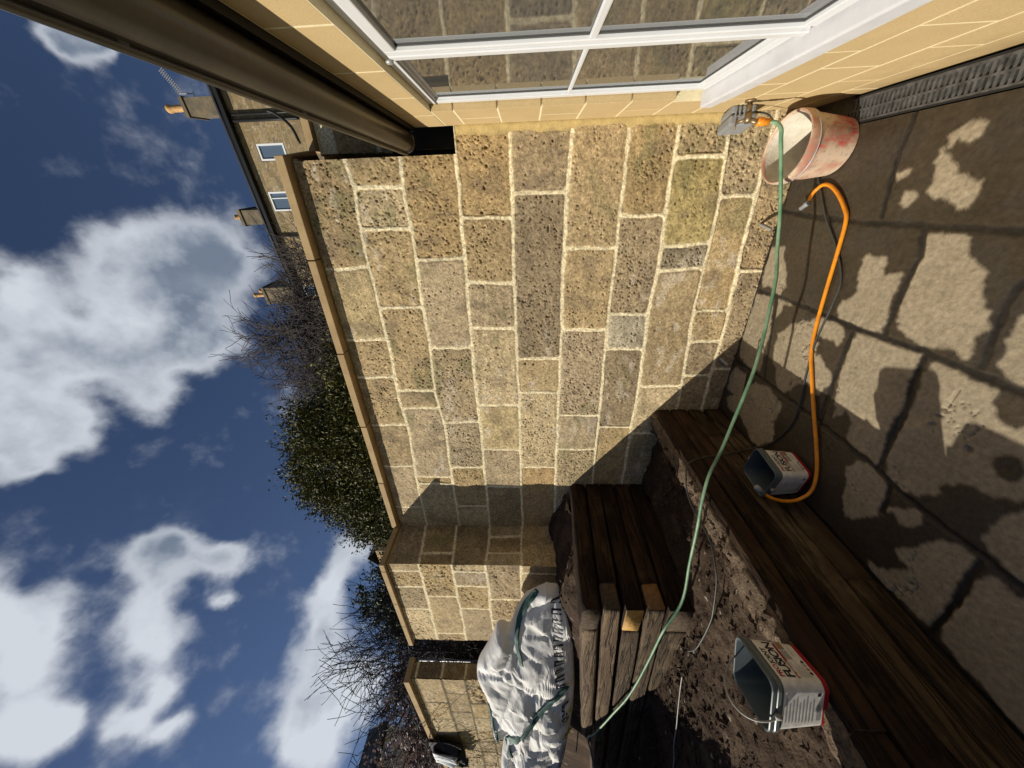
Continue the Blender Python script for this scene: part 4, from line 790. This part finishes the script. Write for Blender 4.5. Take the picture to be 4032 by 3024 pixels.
# ------------------------------------------------------------------ white rubble bag
def make_bag():
    root = empty('rubble_bag', (-3.7, 1.5, 1.15)); tag(root, 'big slumped white woven rubble bag with green straps and black printing on the upper soil', 'bag')
    P0 = Vector((-2.86, 1.66)); dr_ = Vector((-.962, -.272)).normalized()   # horizontal run of the bag
    # outline (run, height)
    OUT = [(.02,1.36),(.08,1.44),(.16,1.53),(.30,1.62),(.46,1.68),(.44,1.78),(.62,1.86),(.95,2.0),(1.22,1.93),(1.50,1.90),(1.72,1.86),(1.78,1.74),(2.05,1.80),(2.32,1.79),(2.52,1.62),(2.58,1.45),(2.40,1.26),(2.10,1.19),(1.70,1.14),(1.25,1.10),(.80,1.11),(.35,1.15),(.08,1.24)]
    pts = catmull([(a, b, 0) for a, b in OUT+[OUT[0]]], 9)[:-1]; n = len(pts); cxx = 1.28; czz = 1.48
    rings = []
    for side_, K in ((-1, 44), (1, 8)):
        for k in range(1, K+1) if side_ == 1 else range(K, -1, -1):
            t = k/K*.985; rings_t = []
            for p in pts:
                sc = math.cos(t*math.pi/2)**.75 if t < 1 else 0; s_ = cxx+(p[0]-cxx)*sc; z_ = czz+(p[1]-czz)*sc
                D = (.20 if side_ < 0 else .14)*math.sin(t*math.pi/2)**.8*(1-.35*max(0, min(1, (s_-1.5)/.9)))
                rings_t.append((s_, z_, side_*D))
            rings.append(rings_t)
    A = np.array([q for r in rings for q in r])
    s_, z_, d_ = A[:,0], A[:,1], A[:,2]
    r1 = 1-np.abs(2*fbm(s_*2.2+z_*1.6, z_*2.6-s_*.8, 4, 130)-1); r2 = 1-np.abs(2*fbm(s_*5-z_*5, s_*3+z_*5, 4, 137)-1)
    amp = np.clip(np.abs(d_)/.10, 0, 1); rc = np.random.RandomState(12)
    def worley(n_):
        c_ = np.stack([rc.uniform(-.1,2.8,n_), rc.uniform(1.0,2.1,n_), rc.uniform(-.3,.3,n_)], 1); Q = np.stack([s_*1., z_*1.25-.3, d_*.6], 1)
        dm = np.sqrt(((Q[:,None,:]-c_[None])**2).sum(-1)); dm.sort(axis=1); return dm[:,1]-dm[:,0]
    w1 = worley(22); w2 = worley(140)
    disp = (.34*np.clip(w1,0,.24)+.26*np.clip(w2,0,.06)-.05+.05*(r1-.5))*amp
    fold = -.05*np.exp(-((s_-1.52-(z_-1.4)*.25)/.04)**2)*amp
    d2 = d_ - disp - fold*1.0
    X = P0.x+dr_.x*s_ - dr_.y*d2*(-1); Y = P0.y+dr_.y*s_ + (-dr_.x)*d2
    V = np.stack([X, Y, z_+.02*(r2-.5)*amp], 1)
    mb = MB(); m = len(rings[0]); vs = [tuple(v) for v in V]; fs = []
    for i in range(len(rings)-1):
        for k in range(m): a = i*m+k; b = i*m+(k+1)%m; fs.append((a, b, b+m, a+m))
    fs.append(tuple(range(m))); fs.append(tuple(reversed(range((len(rings)-1)*m, len(rings)*m)))); mb.add(vs, fs)
    o = mb.build('sack', M_['fabric'], root, smooth=False); relp(o, root)
    fr_ = d_ <= 0; S_, Z_, D_, = s_[fr_], z_[fr_], d2[fr_]
    def surf(a, b, e=.020):
        q = (S_-a)**2+(Z_-b)**2; i = np.argsort(q)[:9]; w = 1/(q[i]+1e-5); dd = float((D_[i]*w).sum()/w.sum())-e
        return (P0.x+dr_.x*a+dr_.y*dd, P0.y+dr_.y*a-dr_.x*dd, b)
    def strap(line, w, name='strap', mat=M_['strap']):
        L_ = catmull([(a, b, 0) for a, b in line], 8); mb = MB(); rr_ = []
        for i, p in enumerate(L_):
            t_ = (L_[min(i+1, len(L_)-1)]-L_[max(i-1, 0)]).normalized(); nn = Vector((-t_.y, t_.x, 0))
            rr_.append([surf(p.x+nn.x*w*k, p.y+nn.y*w*k) for k in (-1, -.33, .33, 1)])
        mb.loft(rr_, closed=False); o = mb.build(name, mat, root, smooth=True); relp(o, root)
        o.modifiers.new('so','SOLIDIFY').thickness = .004
    strap([(.06,1.44),(.18,1.53),(.34,1.60),(.52,1.62),(.72,1.58)], .018); strap([(.95,1.18),(1.12,1.34),(1.35,1.50),(1.6,1.63),(1.78,1.74),(1.88,1.70)], .026)
    strap([(1.25,1.90),(1.5,1.87),(1.68,1.82)], .012)
    mb = MB()
    for i in range(11):      # bold black print, only its strokes can be told
        a = .10+i*.082; zb_ = 1.245-.004*i; hgt = .085
        for (u_, w_) in ((0,.016),(.035,.012)): 
            q = [surf(a+u_, zb_, .006), surf(a+u_+w_, zb_, .006), surf(a+u_+w_, zb_+hgt, .006), surf(a+u_, zb_+hgt, .006)]; mb.add(q, [(0,1,2,3)])
        q = [surf(a, zb_+hgt-.014, .007), surf(a+.047, zb_+hgt-.014, .007), surf(a+.047, zb_+hgt, .007), surf(a, zb_+hgt, .007)]; mb.add(q, [(0,1,2,3)])
    relp(mb.build('printing', M_['ink'], root), root)
    mb = MB(); vs, fs = text_mesh("0960", .09); mb.add([surf(1.20+v[0], 1.165+v[1], .007) for v in vs], fs)
    relp(mb.build('number_print', M_['ink'], root), root)
    mb = MB()
    for k_ in range(3):
        q = [surf(1.30+.16*k_, 1.13, .006), surf(1.40+.16*k_, 1.13, .006), surf(1.43+.16*k_, 1.20, .006), surf(1.34+.16*k_, 1.21, .006)]; mb.add(q, [(0,1,2,3)])
    relp(mb.build('yellow_print', pmat('print_yellow', (.55,.50,.02), .5), root), root)
make_bag()

# ------------------------------------------------------------------ coat and towel on the far wall
ct = MB()
def drape(name, x0, x1, ytop, zt, zb, w, mat, seed, wav=.03):
    nu, nv = 26, 24; V = []; 
    for i in range(nu):
        for j in range(nv):
            u = x0+(x1-x0)*i/(nu-1); t = j/(nv-1)
            zz = zt-(zt-zb*(1-.0))*t - .05*math.sin(i*.5+seed)*t; yy = ytop-.02-wav*(1+math.sin(i*.9+seed+t*2))*t
            if j == 0: yy = ytop+.12
            V.append((u+.05*t*math.sin(seed+i*.3), yy, zz))
    mb = MB(); f = [(i*nv+j, (i+1)*nv+j, (i+1)*nv+j+1, i*nv+j+1) for i in range(nu-1) for j in range(nv-1)]
    mb.add(V, f); o = mb.build(name, mat, None, smooth=True); o.modifiers.new('s','SOLIDIFY').thickness = .012; return o
tag(drape('coat', -8.02, -7.16, 1.69, 3.10, 2.58, .3, M_['cloth_black'], 1, .06), 'black coat draped over the further garden wall', 'coat')
tag(drape('towel', -7.72, -7.26, 1.60, 3.02, 2.68, .3, M_['white'], 4, .03), 'white towel hanging over the black coat', 'towel')

# ------------------------------------------------------------------ gap to the neighbour's garden
fn = empty('trellis_fence', (-9.2, 3.4, 1.2)); tag(fn, 'dark wooden trellis fence seen through the gap between the walls', 'fence')
mb = MB()
for i in range(14): mb.box((-9.22, 2.0+i*.2, 1.0), (-9.19, 2.03+i*.2, 3.0))
for i in range(14): mb.box((-9.18, 2.0, 1.4+i*.11), (-9.16, 4.6, 1.43+i*.11))
relp(mb.build('trellis', M_['black'], fn), fn)
mb = MB(); mb.box((-9.4,1.9,.9),(-9.3,5,3.3)); relp(mb.build('backing_board', pmat('dark_board', (.02,.017,.013), .9), fn), fn)
mb = MB(); mb.tube([(-6.9,2.6,1.0),(-6.93,2.6,3.45)], .018, 10); tag(mb.build('metal_post', M_['steel'], None, smooth=True), 'thin pale metal post standing in the gap between the walls', 'post')
mb = MB(); mb.tube(catmull([(-6.55,2.6,1.0),(-6.6,2.6,3.0),(-6.62,2.6,3.42),(-6.5,2.6,3.54),(-6.33,2.6,3.50),(-6.27,2.6,3.38)], 6), .010, 8); tag(mb.build('plant_support', M_['dark_iron'], None, smooth=True), 'dark hooked garden pole in the gap beside the pale post', 'pole')
bn = empty('slatted_bench', (-7.4,2.6,2.5)); tag(bn, 'weathered slatted bench tilted in the dark gap', 'bench')
for i in range(5): mb = MB(); mb.box((-7.6+i*.09,2.45,2.70+i*.02),(-7.54+i*.09,2.9,2.72+i*.02)); relp(mb.build('slat', M_['woodx'], bn), bn)
mb = MB(); mb.box((-7.62,2.44,1.6),(-7.1,2.92,2.66)); relp(mb.build('frame', M_['black'], bn), bn)
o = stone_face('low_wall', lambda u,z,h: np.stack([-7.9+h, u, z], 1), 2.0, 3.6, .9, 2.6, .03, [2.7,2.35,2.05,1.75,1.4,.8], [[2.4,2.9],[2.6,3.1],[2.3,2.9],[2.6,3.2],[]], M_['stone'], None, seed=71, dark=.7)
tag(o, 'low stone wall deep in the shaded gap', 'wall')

# ------------------------------------------------------------------ vegetation
def twigs(mb, p, d, L, r, depth, rg, spread=.6, up=.15, tips=None, seg=3, kids=(3,4), minr=.0018):
    pts = [p]; rs = [r]; q = Vector(p); dd = Vector(d).normalized()
    for i in range(seg):
        dd = (dd + Vector((rg.gauss(0,1), rg.gauss(0,1), rg.gauss(0,1)))*.16 + Vector((0,0,up*.3))).normalized(); q = q + dd*(L/seg); pts.append(Vector(q)); rs.append(max(minr, r*(1-.45*(i+1)/seg)))
    mb.tube(pts, rs, 3 if depth < 3 else 5, cap=False)
    if tips is not None and depth <= 1: tips.append((Vector(q), dd))
    if depth > 0:
        for k in range(rg.randint(*kids)):
            t = rg.uniform(.35, 1.0); i = min(seg-1, int(t*seg)); b = pts[i].lerp(pts[i+1], t*seg-i)
            nd = (dd + Vector((rg.gauss(0,1), rg.gauss(0,1), rg.gauss(0,1)))*spread + Vector((0,0,up))).normalized()
            twigs(mb, b, nd, L*rg.uniform(.5,.85), max(minr, r*.55), depth-1, rg, spread, up, tips, seg, kids, minr)
def bare_tree(name, base, stems, H, depth, label, seed, cat='tree', blossom=False, up=.12, spread=.55, group=None, kids=(3,4), minr=.0028, lean=(0,0), squash=1.0):
    rg = random.Random(seed); T = empty(name, base); tag(T, label, cat, group); mb = MB(); tr_ = MB(); tips = []
    for s in range(stems):
        d = Vector((rg.gauss(0,.45)+lean[0], rg.gauss(0,.2)+lean[1], 1)); p0 = Vector((rg.gauss(0,.12), rg.gauss(0,.1), 0)); p1 = p0+d.normalized()*H*.35
        tr_.tube([p0, p0.lerp(p1,.5)+Vector((rg.gauss(0,.03),0,0)), p1], [.05,.04,.03], 7)
        for k in range(3):
            twigs(mb, p0.lerp(p1, rg.uniform(.5,1)), d+Vector((rg.gauss(0,.6), rg.gauss(0,.3), 0)), H*.36, .020, depth, rg, spread, up, tips, 3, kids, minr)
    mb.v = [(v[0], v[1]*squash, v[2]) for v in mb.v]; tr_.v = [(v[0], v[1]*squash, v[2]) for v in tr_.v]
    tr_.build('trunk', M_['bark'], T, smooth=True); mb.build('crown', M_['twig'], T)
    if blossom:
        b = MB()
        for (p, d) in tips:
            for k in range(2):
                c = p+Vector((rg.gauss(0,.05), rg.gauss(0,.05), rg.gauss(0,.05))); s_ = rg.uniform(.018,.035)
                a = Vector((rg.gauss(0,1),rg.gauss(0,1),rg.gauss(0,1))).normalized(); w = a.orthogonal().normalized()
                b.add([c-a*s_-w*s_, c+a*s_-w*s_, c+a*s_+w*s_, c-a*s_+w*s_], [(0,1,2,3)])
        b.build('blossom', M_['blossom'], T)
    return T
def leafy(name, base, lobes, nleaf, label, seed, mat, size=.03, group=None, cat='shrub', sprigs=40):
    rg = random.Random(seed); T = empty(name, base); tag(T, label, cat, group); B0 = Vector(base); mb = MB(); br = MB()
    for (c, r, w) in lobes:
        c = Vector(c); br.tube([Vector((c.x-B0.x, 0, 0))*.3, (c-B0)*.6, (c-B0)], [.05,.035,.01], 6)
    def leaf(p, s):
        a = Vector((rg.gauss(0,1), rg.gauss(0,1), rg.gauss(0,1))).normalized(); w = a.orthogonal(); w.rotate(Matrix.Rotation(rg.uniform(0,6.28), 3, a)); w.normalize()
        l = s*rg.uniform(.7,1.3); k = l*.42; n = a.cross(w)*k*.25
        mb.add([p-a*l, p-w*k+n, p+a*l, p+w*k+n], [(0,1,2,3)])
    tot = sum(l[2] for l in lobes)
    for (c, r, w) in lobes:
        c = Vector(c)-B0; n = int(nleaf*w/tot); clumps = []
        for k in range(max(12, int(n/130))):
            d = Vector((rg.gauss(0,1), rg.gauss(0,1), rg.gauss(0,1))).normalized(); q = rg.uniform(.45,1)**.5
            clumps.append((Vector((c.x+d.x*r[0]*q, c.y+d.y*r[1]*q, c.z+d.z*r[2]*q)), rg.uniform(.10,.2)))
        for (p, rr_) in clumps:
            for k in range(int(n/len(clumps))):
                leaf(p+Vector((rg.gauss(0,1), rg.gauss(0,1), rg.gauss(0,1)))*rr_*.62, size)
        for k in range(sprigs):
            d = Vector((rg.gauss(0,1), rg.gauss(0,.6), abs(rg.gauss(0,1)))).normalized(); p = Vector((c.x+d.x*r[0]*.95, c.y+d.y*r[1]*.95, c.z+d.z*r[2]*.95)); L = rg.uniform(.15,.36)
            e = p+(d+Vector((rg.gauss(0,.3),0,.3))).normalized()*L; br.tube([p, e], .003, 3, cap=False)
            for j in range(12): leaf(p.lerp(e, j/11)+Vector((rg.gauss(0,.02), rg.gauss(0,.02), rg.gauss(0,.02))), size*.9)
    mb.build('crown', mat, T); br.build('trunk', M_['bark'], T)
    return T
bare_tree('bare_shrub', (-2.15, 4.3, 2.0), 22, 3.0, 5, 'leafless twiggy shrub rising over the coping in front of the stone terrace', 5, 'shrub', up=.10, spread=.75, kids=(3,4), squash=.45, minr=.0036)
leafy('evergreen_shrub', (-3.0, 3.7, 1.5), [((-2.45,3.15,3.65),(.55,.3,.72),3),((-3.05,3.2,3.85),(.62,.32,.82),4),((-3.65,3.25,3.85),(.45,.3,.80),3),((-1.80,3.1,3.25),(.50,.28,.38),1.5),((-3.0,3.1,3.0),(1.4,.3,.5),3),((-4.15,3.2,3.75),(.25,.2,.35),.8),((-1.35,3.1,3.1),(.38,.22,.30),.7)], 88000, 'dense glossy evergreen shrub growing over the middle of the wall', 9, M_['leaf'], .023)
leafy('dark_shrub', (-8.0, 4.4, 1.5), [((-7.6,4.2,4.1),(.9,.6,.9),2),((-8.4,4.4,4.6),(1.0,.7,1.0),3),((-9.3,4.5,4.4),(1.0,.7,1.0),2)], 15000, 'dark evergreen shrub behind the stepped-forward end of the wall', 19, M_['leaf2'], .045, sprigs=60)
bare_tree('bare_tree', (-9.8, 4.3, 1.2), 6, 5.4, 4, 'dark leafless tree with long whippy branches beyond the gap in the walls', 25, up=.02, spread=.6, kids=(3,4), minr=.005, lean=(.1,-.1))
bare_tree('blossom_tree', (-11.6, 3.9, 1.2), 7, 4.0, 4, 'leafless tree covered in dull pink blossom before the pale house', 31, blossom=True, up=.05, spread=.5, kids=(3,4), minr=.006, lean=(-.1,-.1))
bare_tree('bare_shrub', (-7.3, 3.2, 1.2), 7, 2.8, 4, 'tangle of bare twigs behind the trellis in the gap between walls', 37, 'shrub', up=.05, spread=.7, minr=.004)

# ------------------------------------------------------------------ terrace of houses up the slope
TU = Vector((-.99672, .0809, 0)); TN = Vector((-.0809, -.99672, 0)); T0 = Vector((0, 21, 0))     # run along the front, outward normal
def tw(s, z, d=0): v = T0+TU*s+TN*d; return (v.x, v.y, z)
th = empty('terraced_house', (0, 21, 0)); tag(th, 'old stone terrace of houses on the hill with black gutters and chimneys', 'house')
EZ = 16.36
rs_ = random.Random(2); bt = [16.6]+[16.2-.31*i for i in range(18)]; pt = [[s for s in np.cumsum([rs_.uniform(.35,.8) for _ in range(36)])-7.5 if s < 13] for _ in bt[:-1]]
def tface(u, z, h): return np.stack([T0.x+TU.x*u+TN.x*h, T0.y+TU.y*u+TN.y*h, z], 1)
WINS = [(-2.99,-2.25,14.15,15.62),(-.82,.15,14.3,15.98),(4.45,5.15,14.3,16.08)]
def tmask(u, z):
    k = np.ones(u.shape, bool)
    for (a, b, c, d) in WINS: k &= ~((u > a) & (u < b) & (z > c) & (z < d))
    return k
o = stone_face('masonry', tface, -7.0, 13, 11, EZ+.1, .045, bt, pt, M_['stone'], th, seed=81, mw=.013, mask=tmask, mortar=np.array((.34,.27,.17)), pit=0, dark=.62); relp(o, th)
mb = MB(); q = [tw(-7,-.3,-.25), tw(13,-.3,-.25), tw(13,-.3,-6), tw(-7,-.3,-6)]; mb.loft([q, [(a,b,EZ-.05) for a,b,_ in q]], cap0=True, cap1=True); relp(mb.build('house_body', M_['render'], th), th)
mb = MB()
def tb(s0, s1, d0, d1, z0, z1, m=None):
    m = m or mb; v = [tw(s0,z0,d0),tw(s1,z0,d0),tw(s1,z0,d1),tw(s0,z0,d1),tw(s0,z1,d0),tw(s1,z1,d0),tw(s1,z1,d1),tw(s0,z1,d1)]
    m.add(v, [(0,3,2,1),(4,5,6,7),(0,1,5,4),(1,2,6,5),(2,3,7,6),(3,0,4,7)])
tb(-7,13,.02,.30,EZ,EZ+.18); tb(-7,13,-.2,.2,EZ+.18,EZ+.26)
relp(mb.build('gutter', M_['black'], th), th)
mb = MB(); mb.loft([[tw(s_,EZ+.26,.34), tw(s_,EZ+.34,.34), tw(s_,EZ+2.7,-4.0), tw(s_,EZ+2.6,-4.0)] for s_ in (-7,13)], cap0=True, cap1=True); relp(mb.build('roof', M_['slate'], th), th)
for (a, b, c, d) in WINS:
    mb = MB(); f_ = .085; tb(a,b,-.10,.0,c,c+f_); tb(a,b,-.10,.0,d-f_,d); tb(a,a+f_,-.10,-.002,c+f_,d-f_); tb(b-f_,b,-.10,-.002,c+f_,d-f_)
    if a == -.82: tb(a+.30,a+.35,-.10,-.02,c+f_,d-f_)
    wo = mb.build('window', M_['white'], th); relp(wo, th)
    mb = MB(); tb(a+f_,b-f_,-.08,-.06,c+f_,d-f_); mb.build('pane', M_['glasswin'], wo)
for (s_, r_, zb_) in ((-4.20,.055,10),(-3.95,.075,10),(1.45,.05,10)):
    mb = MB(); mb.tube([tw(s_,zb_,.10), tw(s_,EZ+.05,.10)], r_, 10)
    relp(mb.build('downpipe', M_['black'], th, smooth=True), th)
mb = MB(); mb.tube(catmull([tw(-4.25,14.1,.5), tw(-4.1,13.7,.5), tw(-3.6,13.15,.5), tw(-2.9,12.95,.5)], 6), .07, 8); relp(mb.build('waste_pipe', M_['black'], th, smooth=True), th)
for ci, (s0, s1, zt, pots, dd_) in enumerate([(-5.12,-4.36,19.48,[(-4.73,1.03,.16),(-4.80,.95,.14)],1.2),(.12,.92,19.05,[(.50,.42,.13),(.45,.38,.11)],1.4),(4.85,5.95,19.8,[(5.40,.85,.13),(5.25,.75,.13)],1.7)]):
    mb = MB(); tb(s0, s1, -1.0, -1.0-dd_, EZ+.3, zt-.22); tb(s0-.07, s1+.07, -.93, -1.07-dd_, zt-.22, zt-.12); tb(s0-.02, s1+.02, -.98, -1.02-dd_, zt-.12, zt)
    ch = mb.build('chimney', pmat('chimney_stone', (.20,.155,.095), .9, scale=2.5, col2=(.10,.085,.06), bump=.5, bscale=6), th); relp(ch, th)
    for (ps, h_, r_) in pots:
        mb = MB(); c_ = tw(ps, zt, -1.25-.5*(ps != pots[0][0])); mb.lathe([(r_*.8,-.02),(r_*.95,h_*.3),(r_,h_*.8),(r_*1.25,h_*.85),(r_*1.2,h_*.93),(r_*1.05,h_),(r_*.8,h_)], 18, c_); mb.build('chimney_pot', M_['cream'], ch, smooth=True)
ae = MB(); a0 = Vector(tw(-5.33,19.57,-1.5)); a1 = Vector(tw(-6.31,20.13,-1.5))
ae.tube([tw(-5.33,19.0,-1.5), tw(-5.35,19.7,-1.5)], .025, 6); ae.tube([tw(-5.0,18.9,-1.4), tw(-5.42,18.93,-1.5)], .02, 6); ae.tube([a0, a1], .022, 6)
for k in range(13):
    p = a0.lerp(a1, .08+.92*k/12); u_ = TN*.0+Vector((0,0,1))*.0+(a1-a0).cross(TN).normalized()*.15; ae.tube([p-u_, p+u_], .016, 4)
tag(ae.build('tv_aerial', M_['steel'], None), 'spiky metal television aerial on the nearest terrace chimney', 'aerial')

# ------------------------------------------------------------------ two more houses over the wall
def S2(y, z, k=2.0): return (y*k, (z-1.5)*k+1.5)
fh = empty('house', (-40, 9, 0)); tag(fh, 'pale rendered house with a grey slate roof beyond the blossom tree', 'house')
def xb(m, x0, x1, y0, y1, z0, z1): m.box((x0,y0,z0),(x1,y1,z1))
mb = MB(); xb(mb,-44,-40.0,5.5,10.2,-.3,14.2); relp(mb.build('house_wall', M_['render'], fh), fh)
mb = MB(); mb.loft([[(-39.6,y_,14.2),(-39.6,y_,14.45),(-42,y_,16.4),(-44.4,y_,14.45),(-44.4,y_,14.2)] for y_ in (5.3,10.4)], cap0=True, cap1=True); relp(mb.build('roof', M_['slate'], fh), fh)
mb = MB(); xb(mb,-39.9,-39.55,5.3,10.4,14.05,14.25); relp(mb.build('gutter', M_['black'], fh), fh)
for (y0_, y1_, z0_, z1_) in ((8.25,9.2,13.1,14.0),(8.25,8.75,10.6,11.5),(6.2,7.1,13.0,13.9)):
    mb = MB(); xb(mb,-39.99,-39.93,y0_,y1_,z0_,z1_); w_ = mb.build('window', M_['white'], fh); relp(w_, fh)
    mb = MB(); ym = (y0_+y1_)/2
    for a_, b_ in ((y0_+.07,ym-.03),(ym+.03,y1_-.07)): xb(mb,-39.92,-39.90,a_,b_,z0_+.08,z1_-.08)
    mb.build('pane', M_['glasswin'], w_)
mh = empty('house', (-27, 20, 0)); tag(mh, 'small sunlit stone house gable just above the corner of the coping', 'house')
kk = 1.5; yy_ = lambda y: y*kk; zz_ = lambda z: (z-1.5)*kk+1.5
mb = MB(); xb(mb,-29,-27,yy_(12.0),yy_(13.1),-.3,zz_(10.7)); xb(mb,-29.5,-26.9,yy_(13.1),yy_(14.4),-.3,zz_(11.3)); relp(mb.build('house_wall', M_['coping'], mh), mh)
mb = MB(); mb.loft([[(x_,yy_(13.0),zz_(11.15)),(x_,yy_(13.72),zz_(12.1)),(x_,yy_(14.5),zz_(11.3))] for x_ in (-26.85,-29.6)], cap0=True, cap1=True); relp(mb.build('gable', M_['coping'], mh), mh)
mb = MB(); mb.loft([[(x_,yy_(11.9),z_),(x_,yy_(13.08),z_+.02)] for x_, z_ in ((-26.8,zz_(10.6)),(-28,zz_(11.3)),(-29.2,zz_(10.6)))], closed=False); relp(mb.build('roof', M_['slate'], mh), mh)
mb = MB(); xb(mb,-26.89,-26.84,yy_(13.3),yy_(13.62),zz_(10.5),zz_(11.4)); w_ = mb.build('window', M_['white'], mh); relp(w_, mh)
mb = MB(); xb(mb,-26.83,-26.82,yy_(13.33),yy_(13.59),zz_(10.55),zz_(11.35)); mb.build('pane', M_['glasswin'], w_)
mb = MB(); mb.add([(-8,24,-.3),(30,24,-.3),(30,60,4),(-60,60,4),(-60,30,-.3)], [(0,1,2,3,4)]); tag(mb.build('hill', M_['ground'], None), kind='structure')
